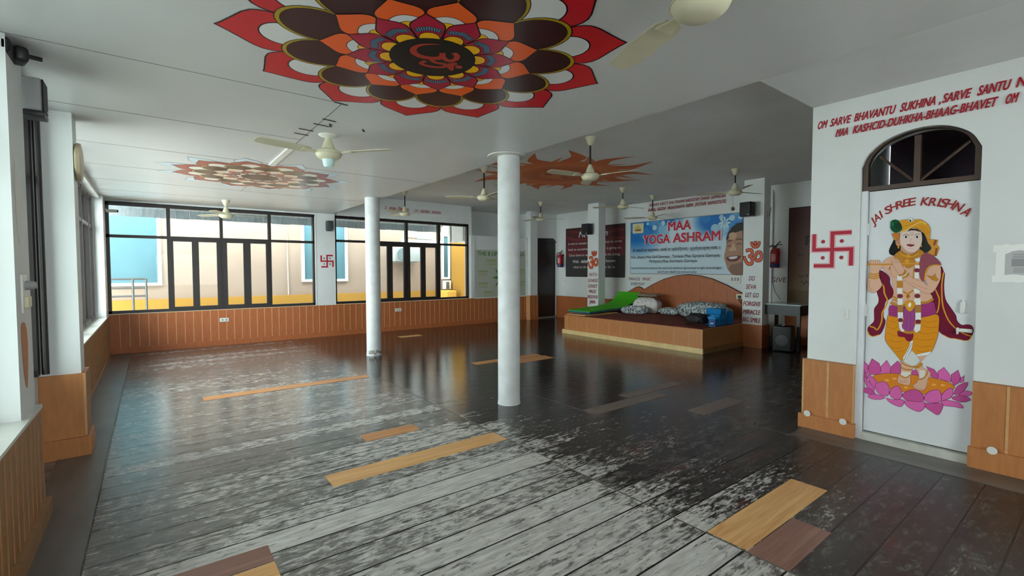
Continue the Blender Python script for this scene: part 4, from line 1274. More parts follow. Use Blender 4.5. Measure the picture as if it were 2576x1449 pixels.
# ------------------------------------------------------------------ round columns
COLM = mat('chalky_column_paint', (206, 208, 208), 0.6, 0.09, 7, spec=0.25, bump=0.25)
SMUDGE = mat('grey_smudge', (176, 176, 172), 0.7, 0.2, 30)
q = MB()
q.lathe([(0.124, 0.0), (0.121, 0.02), (0.119, 0.05), (0.119, 2.648)], COLM, (3.055, 4.04, 0), 48)
o = q.build('round_column', loc=(3.055, 4.04, 0)); tag(o, 'nearer round white column, from the dark floor to the low ceiling edge', 'column', 'round white columns'); o['kind'] = 'thing'
P_ = MB()
P_.lathe([(0.20, 2.640), (0.205, 2.646), (0.205, 2.649)], mat('ceiling_collar', (206, 204, 196), .5, .1, 20), (3.03, 4.04, 0), 40)
kid(P_.build('collar'), o)
q = MB()
q.lathe([(0.126, 0.0), (0.123, 0.03), (0.120, 0.06), (0.120, 2.648)], COLM, (2.98, 7.74, 0), 48)
o2 = q.build('round_column', loc=(2.98, 7.74, 0)); tag(o2, 'farther round white column with chipped foot, standing before the window wall', 'column', 'round white columns'); o2['kind'] = 'thing'
q = MB()
rr = random.Random(5)
for k in range(9):
    a = rad(215 + k * 14); 
    q.rbox((2.98 + .120 * cos(a), 7.74 + .120 * sin(a), 0.03 + rr.random() * .05), (.02, .035, .03 + rr.random() * .03), mat('chipped_plaster', (150, 146, 138), .8, .3, 40), a, .004)
kid(q.build('chipped_foot'), o2)

# ------------------------------------------------------------------ ceiling murals
def lotus(cx, cy, R0, name, label, pal, om=True, extra=False):
    P = Paint((cx, cy, 2.65), (1, 0, 0), (0, -1, 0), gap=0.0001, base=0.0018)
    class _H:
        def __init__(s): s.t = P.layer
    def hold(L0): P.top = max(getattr(P, 'top', 0), P.layer); P.layer = L0
    ph = -43.0          # v axis is -y: mirror the angles
    def pt(r, a): return (r * cos(rad(a)), r * sin(rad(a)))
    def petal(a, r_in, r_mid, half, r_tip, rgb, line, lw, sh=0.55, pin=0):
        L = [pt(r_in, a - half * .9), pt(r_mid * .93, a - half), pt(r_mid + (r_tip - r_mid) * .30, a - half * .86), pt(r_mid + (r_tip - r_mid) * .66, a - half * .36), pt(r_mid + (r_tip - r_mid) * .86, a - half * .12)]
        Rr = [pt(r_mid + (r_tip - r_mid) * .86, a + half * .12), pt(r_mid + (r_tip - r_mid) * .66, a + half * .36), pt(r_mid + (r_tip - r_mid) * .30, a + half * .86), pt(r_mid * .93, a + half), pt(r_in, a + half * .9)]
        pts = smooth_open(L + [pt(r_tip, a)], 3) + smooth_open([pt(r_tip, a)] + Rr, 3)[1:]
        P.poly(pts, rgb, 0, line, lw)
    k = R0 / 1.07
    ODD = [ph + 30 * i for i in range(12)]
    EVEN = [ph + 15 + 30 * i for i in range(12)]
    if extra:
        for a in ODD: P.layer = 0; petal(a, .85 * k, .98 * k, 9, 1.24 * k, (196, 216, 230), (110, 120, 130), .008)
    for i, a in enumerate(ODD): P.layer = 4; petal(a, .55 * k, .84 * k, 15.0, R0, pal['red'], pal['line'], .009 * k)
    for a in ODD:
        P.layer = 8; c = pt(.76 * k, a); P.ell(c, .118 * k, .118 * k, pal['white'], 30, rad(a), pal['line'], .008 * k)
    for i, a in enumerate(EVEN):
        P.layer = 12 + 6 * (i % 2)
        c = pt(.615 * k, a)
        P.ell(c, .198 * k, .165 * k, pal['yel2'], 32, rad(a), pal['line'], .005 * k)
        P.ell((c[0] * .985, c[1] * .985), .182 * k, .150 * k, pal['brown'], 32, rad(a), pal['line'], .005 * k)
    for i, a in enumerate(ODD): P.layer = 26 + 3 * (i % 2); petal(a, .25 * k, .475 * k, 15, .60 * k, pal['orange'], pal['line'], .007 * k)
    for a in ODD:
        P.layer = 34
        def disc_(r_, half, rgb):
            P.poly(smooth_closed([pt(.26 * k, a - 3), pt((.26 + r_) / 2 * k, a - half), pt((r_ * .94) * k, a - half * .75), pt(r_ * k, a), pt(r_ * .94 * k, a + half * .75), pt((.26 + r_) / 2 * k, a + half), pt(.26 * k, a + 3)], 4), rgb, 0, pal['line'], .004 * k)
        disc_(.462, 13, pal['white']); disc_(.405, 12, pal['yel'])
    for i, a in enumerate(EVEN):
        P.layer = 40 + 10 * (i % 2)
        petal(a, .20 * k, .345 * k, 14.5, .475 * k, pal['crim'], pal['line'], .007 * k)
        P.poly([pt(.357 * k - .02 * k * abs(t), a + t * 12) for t in [i_ / 6 - 1 for i_ in range(13)]] + [pt(.318 * k - .02 * k * abs(t), a + t * 12) for t in [1 - i_ / 6 for i_ in range(13)]], pal['blue'], 0, pal['line'], .003 * k)
        L0 = P.layer
        for t in range(-5, 6):
            P.layer = L0; P.stroke([pt((.318 - .02 * abs(t) / 5.5) * k, a + t * 2.1), pt((.355 - .02 * abs(t) / 5.5) * k, a + t * 2.2)], .005 * k, pal['line'], 0)
        P.poly(smooth_closed([pt(.22 * k, a - 12), pt(.265 * k, a - 11), pt(.290 * k, a - 6), pt(.297 * k, a), pt(.290 * k, a + 6), pt(.265 * k, a + 11), pt(.22 * k, a + 12)], 3), pal['yel'], 0, pal['line'], .005 * k)
    P.layer = 62
    P.ell((0, 0), .240 * k, .240 * k, pal['core'], 64)
    if om:
        def q_(x, y):
            v = on_plane(940 + x * .1242, 60 + y * .1242, 2, 2.65)
            return (v.x - cx, -(v.y - cy))
        T = lambda *p: [q_(*a) for a in p]
        O_ = (176, 50, 40)
        P.stroke(T((1350, 388), (1180, 380), (1000, 390), (860, 430), (800, 500), (850, 580), (960, 630), (1100, 660), (1260, 672), (1380, 640), (1400, 560)), lambda t: .004 + .036 * min(1, t * 2.2, (1.3 - t) * 2.4), O_, 5)
        P.stroke(T((1390, 558), (1400, 640), (1480, 705), (1560, 720), (1660, 690), (1690, 620), (1620, 560)), .033, O_, 5)
        P.stroke(T((1150, 680), (1230, 745), (1330, 770), (1450, 790), (1420, 840), (1300, 850), (1150, 835), (1010, 800), (960, 765), (1050, 720)), .026, O_, 5)
        P.stroke(T((1690, 770), (1590, 790), (1560, 830), (1600, 915)), lambda t: .012 + .03 * sin(pi * min(1, t * .9 + .1)), O_, 5)
        P.stroke(T((1440, 800), (1530, 860), (1590, 915)), .022, O_, 4)
        c = q_(1722, 845); P.ell(c, .022, .022, O_, 20)
    o = P.build(name, PAINT)
    tag(o, label, 'ceiling mural', 'lotus ceiling murals')
    return o


PAL = dict(red=(206, 26, 42), line=(26, 12, 18), white=(224, 224, 224), yel2=(176, 148, 20), brown=(58, 18, 24), orange=(246, 100, 32), yel=(250, 186, 16), crim=(176, 14, 56), blue=(96, 140, 168), core=(16, 15, 16))
lotus(1.30, 2.43, 1.07, 'lotus_mural', 'big red and orange lotus mural on the ceiling, nearest, with a black middle', PAL)
PAL2 = dict(red=(150, 58, 52), line=(50, 30, 28), white=(224, 222, 214), yel2=(190, 170, 110), brown=(70, 42, 38), orange=(226, 200, 176), yel=(232, 222, 196), crim=(168, 70, 60), blue=(150, 190, 206), core=(60, 40, 38))  # window glare on this mural is mixed into its pale colours
lotus(1.16, 6.88, 0.97, 'lotus_mural', 'glare-paled lotus mural with pale outer petals on the ceiling near the big window', PAL2, False, True)

P = Paint((5.72, 6.05, 3.1), (1, 0, 0), (0, -1, 0), gap=0.0003, base=0.0012)
rs = random.Random(11)
for k in range(26):
    a = 360 / 26 * k
    L_ = (1.60 if k % 2 else 1.30) + rs.uniform(-.06, .12)
    pt = lambda r, d: (r * cos(rad(a + d)), r * sin(rad(a + d)))
    sw = 6 if k % 4 < 2 else -6
    pts = smooth_open([pt(.70, -11), pt(.98, -8.5 + sw * .3), pt(1.22 * L_ / 1.6, -5 - sw * .5), pt(L_, sw * .9)], 3) + smooth_open([pt(L_, sw * .9), pt(1.22 * L_ / 1.6, 4 - sw * .3), pt(.98, 8.5 + sw * .3), pt(.70, 11)], 3)[1:]
    P.layer = 2 * (k % 2)
    P.poly(pts, (212, 104, 52) if k % 2 else (230, 136, 80), 0, (176, 78, 44), .008)
P.layer = 8
for k in range(6):
    r = .98 - k * .15
    P.ell((0, 0), r, r, [(218, 118, 64), (222, 126, 72), (206, 108, 58), (194, 96, 48), (208, 118, 68), (216, 132, 82)][k], 56)
for sx in (-1, 1):
    P.ell((sx * .2, -.12), .09, .05, (150, 66, 30), 20)
P.stroke([(-.25, .2), (0, .32), (.25, .2)], .04, (150, 66, 30))
tag(P.build('sun_mural', WPAINT), 'orange flaming sun mural on the higher grey ceiling behind the nearer column', 'ceiling mural')

# scraps of black tape and the white cable duct on the ceiling
for pts, lab in ((((1.34, 2.21), (1.25, 2.28)), 'short dull tape strip on the black middle of the big lotus'), (((1.13, 2.64), (1.03, 2.69)), 'short dull tape strip over the left rim of the big lotus core'),):
    (xa, ya), (xb, yb) = pts
    q = MB(); q.rbox(((xa + xb) / 2, (ya + yb) / 2, 2.645), (.13, .016, .003), mat('dull_tape', (150, 148, 140), .5, .2, 20), math.atan2(yb - ya, xb - xa), .001)
    tag(q.build('tape_strip', loc=((xa + xb) / 2, (ya + yb) / 2, 2.648)), lab, 'tape', 'tape strips on the ceiling')
for px, py, ln, an, lab in ((858, 260, .10, 8, 'black tape strip just beyond the big lotus mural'), (828, 302, .11, 10, 'black tape strip, first of the cluster beyond the big lotus'), (808, 314, .13, 8, 'black tape strip in the middle of the ceiling cluster'), (770, 326, .12, 6, 'black tape strip left in the ceiling cluster'), (758, 337, .12, 6, 'black tape strip farthest left of the ceiling cluster'), (831, 315, .09, 70, 'black tape strip crossing the ceiling cluster, nearest the ceiling fan'), (914, 328, .07, 60, 'single black tape strip right of the ceiling cluster')):
    v = on_plane(px, py, 2, 2.65)
    q = MB(); q.rbox((v.x, v.y, 2.6465), (ln, .016, .003), mat('black_tape', (44, 42, 42), .5, .2, 20), rad(an), .001)
    tag(q.build('tape_strip', loc=(v.x, v.y, 2.648)), lab, 'tape', 'tape strips on the ceiling')
q = MB().box(1.10, 1.16, 4.9, 6.0, 2.636, 2.6495, WHITEP)
tag(q.build('cable_duct', loc=(1.13, 5.45, 2.65)), 'white flat cable duct on the ceiling between fan and pale lotus', 'cable duct')

# ------------------------------------------------------------------ ceiling fans
def make_fan(short):
    r = empty('ceiling_fan', (0, 0, 0))
    q = MB(); q.lathe([(0.012, -0.105), (0.032, -0.085), (0.062, -0.012), (0.066, 0.0)] if not short else [(0.016, -0.03), (0.08, -0.008), (0.085, 0)], CREAM if not short else WHITEP, n=20)
    q.build('canopy', r)
    return r


def finish_fan(r, zc, zh, ang, short=False, cap=False):
    d = zh - zc
    q = MB(); q.lathe([(0.012, d + .10), (0.012, -0.02)], RODM, n=12); q.build('rod', r)
    q = MB(); q.lathe([(0.055, d + .045), (0.052, d + .07), (0.03, d + .125), (0.018, d + .15)], CREAM, n=20); q.build('bell_cover', r)
    q = MB(); q.lathe([(0.03, d - .05), (0.075, d - .045), (0.10, d - .025), (0.112, d + .0), (0.105, d + .025), (0.08, d + .04), (0.04, d + .05)], CREAM, n=32)
    q.lathe([(0.1145, d - .004), (0.1145, d + .004)], CREAMD, n=32)
    q.build('motor_housing', r)
    if cap:
        q = MB(); q.lathe([(0.035, d - .115), (0.045, d - .10), (0.055, d - .05), (0.055, d - .045)], mat('pale_blue_cup', (206, 232, 232), .3, .03, 9), n=20); q.build('light_cup', r)
    for k in range(3):
        a = rad(ang + 120 * k)
        R = Matrix.Rotation(a, 3, 'Z'); T = Matrix.Rotation(rad(9), 3, 'X')
        q = MB()
        out = [(0.17, -.045), (0.21, -.062), (0.40, -.066), (0.58, -.058), (0.62, -.030), (0.615, .045), (0.59, .060), (0.40, .064), (0.21, .055), (0.17, .035)]
        n = len(out)
        vs = []
        for hz in (-.0025, .0025):
            for x, y in out:
                v = T @ Vector((0, y, hz)); v.x = x
                vs.append(tuple(R @ v + Vector((0, 0, d + .012))))
        q.add(vs, [tuple(range(n))[::-1], tuple(range(n, 2 * n))] + [(i, (i + 1) % n, (i + 1) % n + n, i + n) for i in range(n)], CREAMD)
        b = q.build('blade', r)
        q = MB()
        vs = []
        for hz in (-.006, -.0015):
            for x, y in ((0.09, -.016), (0.16, -.022), (0.235, -.04), (0.235, .04), (0.16, .022), (0.09, .016)):
                v = T @ Vector((0, y, hz)); v.x = x
                vs.append(tuple(R @ v + Vector((0, 0, d + .010))))
        q.add(vs, [(5, 4, 3, 2, 1, 0), (6, 7, 8, 9, 10, 11)] + [(i, (i + 1) % 6, (i + 1) % 6 + 6, i + 6) for i in range(6)], CREAM)
        q.build('blade_bracket', b)


for x, y, zc, zh, ang, short, cap, lab in [
    (1.292, 4.381, 2.65, 2.48, -49, True, True, 'cream ceiling fan with pale blue cup, on the ceiling beyond the big lotus'),
    (1.69, 1.02, 2.65, 2.46, 70, True, False, 'cream ceiling fan nearest the camera, cut off by the top edge'),
    (1.067, 9.55, 2.65, 2.39, 5, False, False, 'cream ceiling fan hanging before the left big window'),
    (4.408, 4.136, 3.1, 2.61, -70, False, False, 'cream ceiling fan in front of the orange sun mural'),
    (4.29, 6.33, 3.1, 2.60, 20, False, False, 'cream ceiling fan just left of the nearer column top'),
    (4.28, 9.285, 3.1, 2.62, -27, False, False, 'cream ceiling fan before the red prayer over the farther big window'),
    (7.639, 8.807, 3.1, 2.675, -27, False, False, 'cream ceiling fan near the black corner door'),
    (7.638, 6.267, 3.1, 2.716, -3, False, False, 'cream ceiling fan between the square pillar and the blue banner'),
    (8.96, 6.51, 3.1, 2.60, 0, False, False, 'cream ceiling fan hanging at the top edge of the blue banner'),
    (7.704, 3.985, 3.1, 2.716, -14, False, False, 'cream ceiling fan before the square pillar nearest the door wall')]:
    r = make_fan(short)
    finish_fan(r, zc, zh, ang, short, cap)
    r.location = (x, y, zc)
    tag(r, lab, 'ceiling fan', 'ceiling fans')

# ------------------------------------------------------------------ square pillars by the stage
def om_sign(P, cx, cz, h):
    for col, b_, sc in (((120, 40, 40), .035, 1.0), ((226, 96, 50), .0, 1.0)):
        P.text('\u0950', cx, cz, h, col, .345, 0, 0, b_)


q = MB()
q.box(8.85, 9.10, 4.035, 4.40, 0.42, 3.1, WALL)
struct(q.build('wall_pillar'))
q = MB()
q.box(8.82, 9.115, 4.015, 4.425, 0, 0.42, LAMD); q.box(8.815, 8.82, 4.20, 4.212, 0, 0.42, BATD); q.box(8.815, 8.82, 4.015, 4.024, 0, 0.42, BATD)
struct(q.build('trim_9'))
q = MB().box(8.85, 9.10, 8.01, 8.375, 0.50, 3.1, WALL)
struct(q.build('wall_pillar'))
q = MB()
q.box(8.83, 9.115, 7.995, 8.39, 0, 0.50, LAMD)
for y in (8.12, 8.25): q.box(8.825, 8.83, y, y + .01, 0, .5, BATD)
struct(q.build('trim_10'))
P = Paint((8.85, 0, 0), (0, -1, 0), (0, 0, 1), gap=0.0004, base=0.001)
om_sign(P, -4.222, 1.475, .40)
tag(P.build('om_emblem', WPAINT), 'large orange-red curled emblem on the square pillar beside the blue blocks', 'emblem', 'orange-red pillar emblems')
P = Paint((8.85, 0, 0), (0, -1, 0), (0, 0, 1), gap=0.0004, base=0.001)
for t, z, wd, dx in (('DO', 1.235, .10, -.01), ('SEVA', 1.08, .19, -.02), ('LET GO', .925, .24, 0), ('FORGIVE', .765, .31, 0), ('MIRACLE', .61, .31, 0), ('BIG SMILE', .465, .32, 0)):
    P.text(t, -4.225 + dx, z, .085, (120, 50, 56) if t in ('LET GO', 'DO') else (150, 44, 56), wd, .15, 0, .02)
tag(P.build('painted_lettering', WPAINT), 'column of red words painted below the emblem on the right square pillar', 'lettering')
P = Paint((8.85, 0, 0), (0, -1, 0), (0, 0, 1), gap=0.0004, base=0.001)
om_sign(P, -8.195, 1.42, .40)
tag(P.build('om_emblem', WPAINT), 'large orange-red curled emblem on the square pillar behind the green mat', 'emblem', 'orange-red pillar emblems')
P = Paint((8.85, 0, 0), (0, -1, 0), (0, 0, 1), gap=0.0004, base=0.001)
for t, z, wd in (('WATCH', 1.275, .27), ('SUNRISE', 1.125, .33), ('SUNSET', .985, .30), ('MAGIC', .85, .24), ('MEDITATE', .71, .34), ('JAPA', .585, .20)):
    P.text(t, -8.195, z, .085, (150, 44, 56), wd, .15, 0, .02)
tag(P.build('painted_lettering', WPAINT), 'column of red words painted below the emblem on the left square pillar', 'lettering')

# ------------------------------------------------------------------ stage
r = empty('stage', (8.6, 6.1, 0), 'low panelled stage with red carpet and pale wooden skirting, below the blue banner', 'stage')
q = MB()
q.box(7.45, 9.78, 4.38, 7.76, 0, 0.40, LAM)
y = 7.664
while y > 4.5:
    q.box(7.446, 7.45, y - .005, y + .005, 0.09, 0.41, BAT); y -= .304
for x in (7.75, 8.1, 8.45): q.box(x, x + .01, 4.376, 4.38, .09, .41, BATD)
q.box(7.444, 7.456, 4.372, 4.384, .09, .412, BAT)
kid(q.build('panelled_base'), r)
q = MB(); q.box(7.445, 9.78, 4.375, 7.765, 0.40, 0.414, LAM)
kid(q.build('rim'), r)
PALE = mat('pale_pine_skirting', (226, 196, 140), .5, .1, 8)
q = MB(); q.box(7.42, 7.446, 4.35, 7.80, 0, 0.09, PALE)
kid(q.build('skirting'), r)
q = MB(); q.box(7.446, 8.81, 4.35, 4.376, 0, 0.09, mat('brown_pine_skirting', (150, 112, 70), .5, .1, 8))
kid(q.build('skirting'), r)
q = MB(); q.box(7.49, 9.76, 4.42, 7.72, 0.414, 0.422, mat('faded_red_carpet', (118, 66, 58), .9, .35, 5, spec=.1))
kid(q.build('carpet'), r)
# headboard
hb = [(7.871, 0.838), (7.68, 0.93), (7.56, 0.99), (7.479, 1.001), (7.40, 0.975), (7.326, 0.933), (7.058, 1.074), (6.752, 1.202), (6.437, 1.285), (6.113, 1.314), (5.804, 1.292), (5.507, 1.222), (5.186, 1.094), (4.879, 0.946), (4.42, 0.70), (4.42, 0.424), (7.871, 0.424)]
q = MB(); q.prism(hb, 0, 9.765, 9.797, LAMD)
import bisect
def hbz(y):
    for (ya, za), (yb, zb_) in zip(hb[:14], hb[1:15]):
        if yb <= y <= ya: return za + (zb_ - za) * (ya - y) / (ya - yb)
    return .8
for y in (7.672, 7.364, 7.057, 6.739, 6.433, 6.12, 5.81, 5.504, 5.184, 4.87, 4.6):
    q.box(9.761, 9.765, y - .006, y + .006, .43, hbz(y) - .01, BATD)
q.tube([(9.775, y_, z_ + .004) for y_, z_ in hb[:15]], .012, FRAME, 6)
tag(q.build('headboard', loc=(9.78, 6.1, .42)), 'tall arched brown panel headboard against the wall behind the stage', 'headboard')

# mats
def strip(name, prof, y0, y1, th, m_, ny=6, wav=0.0, seed=0, skew=0.0):
    """sheet following prof = [(x, z)], spanning y0..y1"""
    rd = random.Random(seed)
    q = MB(); vs = []
    n = len(prof)
    for side in (0, 1):
        for j in range(ny + 1):
            for i, (x, z) in enumerate(prof):
                a = prof[max(0, i - 1)]; b_ = prof[min(n - 1, i + 1)]
                t = Vector((b_[0] - a[0], 0, b_[1] - a[1])).normalized(); nn = Vector((-t.z, 0, t.x))
                w_ = wav * sin(i * 1.3 + j * .8)
                p = Vector((x, y0 + (y1 - y0) * j / ny + skew * i / n, z + w_)) + nn * (th * side)
                vs.append(tuple(p))
    S_ = (ny + 1) * n
    fs = []
    for j in range(ny):
        for i in range(n - 1):
            a = j * n + i
            fs.append((a, a + n, a + n + 1, a + 1)); fs.append((S_ + a, S_ + a + 1, S_ + a + n + 1, S_ + a + n))
    for i in range(n - 1):
        fs.append((i, i + 1, S_ + i + 1, S_ + i)); a = ny * n + i; fs.append((a + 1, a, S_ + a, S_ + a + 1))
    for j in range(ny):
        a = j * n; fs.append((a + n, a, S_ + a, S_ + a + n)); a = j * n + n - 1; fs.append((a, a + n, S_ + a + n, S_ + a))
    q.add(vs, fs, m_, True)
    return q


GREEN = mat('green_mat_foam', (72, 176, 34), .75, .06, 12, spec=.2)
BLUEM = mat('blue_mat_foam', (44, 104, 150), .75, .06, 12, spec=.2)
TEALM = mat('teal_mat_underside', (28, 96, 84), .75, .06, 12, spec=.2)
BEIGE = mat('beige_board', (206, 166, 112), .7, .08, 8, spec=.2)
prof = [(7.72, .49), (8.0, .50), (8.35, .515), (8.7, .53), (9.0, .56), (9.22, .62), (9.38, .70), (9.48, .79), (9.53, .87)]
tag(strip('m', prof, 7.24, 7.93, .018, GREEN, wav=.004).build('yoga_mat', loc=(8.6, 7.6, .49)), 'bright green foam mat curling up against the headboard at stage left end', 'mat', 'mats on the stage')
tag(strip('m', [(x + .012, z - .031) for x, z in prof], 7.25, 7.92, .026, BLUEM, wav=.004).build('yoga_mat', loc=(8.6, 7.6, .46)), 'blue foam mat lying right under the bright green mat', 'mat', 'mats on the stage')
prof = [(7.50, .424), (7.9, .424), (8.3, .426), (8.6, .432)]
tag(strip('m', prof, 7.17, 7.74, .018, BEIGE, wav=.0).build('yoga_mat', loc=(8.0, 7.5, .43)), 'beige flat mat lowest of the pile on the stage corner', 'mat', 'mats on the stage')


def cushion(name, c, size, m_, rz=0.0, rx=0.0, puff=2.6, wr=0.02, seed=1, n=22):
    """soft stuffed shape: pinched edges, wrinkled skin"""
    rd = random.Random(seed)
    ph = [rd.uniform(0, 6.28) for _ in range(8)]
    R = Matrix.Rotation(rz, 3, 'Z') @ Matrix.Rotation(rx, 3, 'X')
    q = MB(); vs = []; fs = []
    m2 = n * 2
    for i in range(n + 1):
        th = pi * i / n
        for j in range(m2):
            f_ = 2 * pi * j / m2
            def sp(v, e): return math.copysign(abs(v) ** e, v)
            x = sp(sin(th), .7) * sp(cos(f_), .55); y = sp(sin(th), .7) * sp(sin(f_), .55); z = sp(cos(th), .9)
            k = 1 + wr * (sin(7 * x + ph[0]) * sin(6 * y + ph[1]) + .6 * sin(13 * y + ph[2] + 4 * z) + .5 * sin(17 * x + 5 * z + ph[3]))
            p = Vector((x * size[0] / 2 * k, y * size[1] / 2 * k, z * size[2] / 2 * k))
            if p.z < -size[2] * .40: p.z = -size[2] * .40
            vs.append(tuple(R @ p + Vector(c)))
    for i in range(n):
        for j in range(m2):
            a, b_ = i * m2 + j, i * m2 + (j + 1) % m2
            fs.append((a, b_, b_ + m2, a + m2))
    q.add(vs, fs, m_, True)
    return q.build(name, loc=(c[0], c[1], c[2]))


def leafy(name, base, cols, sc, thr=.35):
    M = bpy.data.materials.new(name); M.use_nodes = True
    nt = M.node_tree; b = nt.nodes['Principled BSDF']
    tc = nt.nodes.new('ShaderNodeTexCoord')
    prev = None
    col = None
    for i, c in enumerate(cols):
        vo = nt.nodes.new('ShaderNodeTexVoronoi'); vo.inputs['Scale'].default_value = sc * (1 + .4 * i)
        mp = nt.nodes.new('ShaderNodeMapping'); mp.inputs['Location'].default_value = (i * .37, i * .21, i * .11); mp.inputs['Scale'].default_value = (1, 1.7, 1); mp.inputs['Rotation'].default_value = (0, .3, .5 + i)
        nt.links.new(tc.outputs['Object'], mp.inputs[0]); nt.links.new(mp.outputs[0], vo.inputs['Vector'])
        st = nt.nodes.new('ShaderNodeMath'); st.operation = 'LESS_THAN'; st.inputs[1].default_value = thr
        nt.links.new(vo.outputs['Distance'], st.inputs[0])
        mx = nt.nodes.new('ShaderNodeMix'); mx.data_type = 'RGBA'
        nt.links.new(st.outputs[0], mx.inputs[0]); mx.inputs[7].default_value = (*lin(c), 1)
        if prev is None: mx.inputs[6].default_value = (*lin(base), 1)
        else: nt.links.new(prev, mx.inputs[6])
        prev = mx.outputs[2]
    nt.links.new(prev, b.inputs['Base Color']); b.inputs['Roughness'].default_value = .7
    return M


LEAF1 = leafy('grey_leaf_cloth', (206, 214, 216), [(92, 98, 106), (140, 150, 154), (66, 84, 84)], 13, .36)
LEAF2 = leafy('white_leaf_cloth', (224, 220, 216), [(150, 122, 84), (206, 200, 196), (120, 104, 66)], 6.0, .20)
LEAF3 = leafy('grey_green_leaf_cloth', (196, 206, 206), [(88, 104, 106), (150, 166, 168), (70, 78, 84)], 11, .38)
tag(cushion('bolster', (8.86, 6.89, .507), (.62, .20, .20), LEAF1, rad(-62), 0, wr=.02, seed=2), 'grey leaf-patterned bolster lying in front of the white bag on stage', 'bolster')
tag(cushion('stuffed_bag', (9.30, 6.87, .587), (.36, .68, .40), LEAF2, rad(6), 0, wr=.045, seed=5), 'bulky white bag with brown leaf print beside the curled green mat', 'bag')
tag(cushion('flat_pillow', (9.32, 6.24, .497), (.40, .54, .17), LEAF3, rad(4), 0, wr=.03, seed=7), 'flat grey leaf-patterned pillow between the white bag and the quilt heap', 'pillow')
tag(cushion('quilt_heap', (9.22, 5.40, .575), (.58, 1.10, .36), LEAF3, rad(-4), 0, wr=.05, seed=9), 'large bundled quilt with grey-green leaves behind the blue blocks', 'quilt')
SHEET = mat('folded_beige_sheet', (150, 128, 112), .8, .15, 12)
tag(cushion('folded_cloth', (9.34, 6.86, .835), (.34, .60, .075), SHEET, rad(6), 0, wr=.05, seed=15), 'folded beige brown cloth on top of the white leaf-print bag', 'cloth')
tag(cushion('black_bag', (7.97, 4.79, .535), (.27, .40, .20), mat('black_fabric', (24, 22, 26), .6, .3, 9), rad(-12), 0, wr=.09, seed=12), 'crumpled black bag lying at the stage front before the quilt', 'bag')
q = MB(); q.tube([(7.97, 4.96, .47), (7.93, 5.02, .445), (7.9, 4.98, .438), (7.86, 4.90, .437)], .012, BLACK, 6)
kid(q.build('strap'), bpy.data.objects['black_bag'])
BLUEB = mat('blue_foam_block', (16, 124, 186), .7, .05, 14, spec=.2)
BLUED = mat('blue_card_box', (20, 88, 150), .6, .05, 14)
for c, sz, rz, lab in [((8.26, 4.60, .472), (.24, .30, .10), 8, 'bottom blue foam block of the pile beside the black bag'), ((8.27, 4.59, .572), (.24, .30, .10), -6, 'second blue foam block of the pile, counted from the bottom'), ((8.28, 4.60, .672), (.22, .28, .10), 4, 'topmost blue foam block of the pile near the right square pillar')]:
    q = MB().rbox(c, sz, BLUEB, rad(rz), .008)
    tag(q.build('foam_block', loc=(c[0], c[1], c[2] - .05)), lab, 'block', 'blue blocks on the stage')
q = MB().rbox((8.55, 4.475, .545), (.10, .085, .245), BLUEB, rad(4), .008)
tag(q.build('foam_block', loc=(8.55, 4.475, .422)), 'blue foam block standing on end against the right square pillar', 'block', 'blue blocks on the stage')
q = MB(); q.rbox((7.95, 4.475, .487), (.13, .11, .13), BLUED, rad(20), .005)
bx_ = q.build('blue_box', loc=(7.95, 4.475, .422)); tag(bx_, 'small blue open box with white mark at the stage front edge', 'box')
q = MB(); q.rbox((7.93, 4.485, .575), (.02, .12, .09), mat('bright_blue_card', (30, 132, 200), .6, .05, 12), rad(20), .004, rad(-25)); kid(q.build('lid'), bx_)
q = MB(); q.rbox((7.878, 4.453, .485), (.004, .05, .018), WHITEP, rad(20), .001); kid(q.build('printed_mark'), bx_)

# ------------------------------------------------------------------ loudspeakers
def speaker(name, loc, rz, size, label, grille=None, back=None):
    r = empty(name, loc, label, 'loudspeaker', 'wall loudspeakers', rz)
    w_, d, h = size                      # front faces local +x
    q = MB().rbox((d / 2, 0, 0), (d, w_, h), back or BLACK, 0, .015); q.build('cabinet', r)
    q = MB().rbox((d + .004, 0, 0), (.012, w_ * .93, h * .95), grille or mat('black_grille', (14, 14, 15), .6, .3, 60, bump=.4), 0, .005); q.build('grille', r)
    q = MB().rbox((d + .012, w_ * .28, -h * .40), (.002, w_ * .16, h * .04), WHITEP, 0, .0005); q.build('maker_mark', r)
    q = MB(); q.rbox((-.03, 0, 0), (.07, .04, .05), BLACK, 0, .005); q.rbox((-.062, 0, 0), (.006, .09, .12), BLACK, 0, .002); q.build('wall_bracket', r)
    return r


speaker('loudspeaker', (8.785, 4.265, 2.54), pi, (.21, .17, .26), 'black loudspeaker on the square pillar nearest the door wall')
speaker('loudspeaker', (8.785, 8.26, 2.45), pi, (.22, .17, .27), 'black loudspeaker on the square pillar in front of the dark quotation poster')
s3 = speaker('loudspeaker', (3.06, WY - .095, 2.38), -pi / 2, (.13, .12, .22), 'dark grey loudspeaker on the white pier between the two big windows', mat('grey_green_grille', (62, 70, 70), .6, .2, 60), mat('dark_grey_cabinet', (50, 54, 54), .5, .1, 20))
s4 = speaker('loudspeaker', (-0.565, 3.97, 2.475), 0, (.16, .115, .19), 'grey-sided loudspeaker high on the left wall with black grille and dark pipe', None, GREYP)
s4.location = (-0.565, 3.97, 2.475)
s4.scale = (.75, 1, 1)
q = MB(); q.rbox((.06, 0, -.11), (.13, .15, .03), BLACK, 0, .006); q.build('bracket_tray', s4)
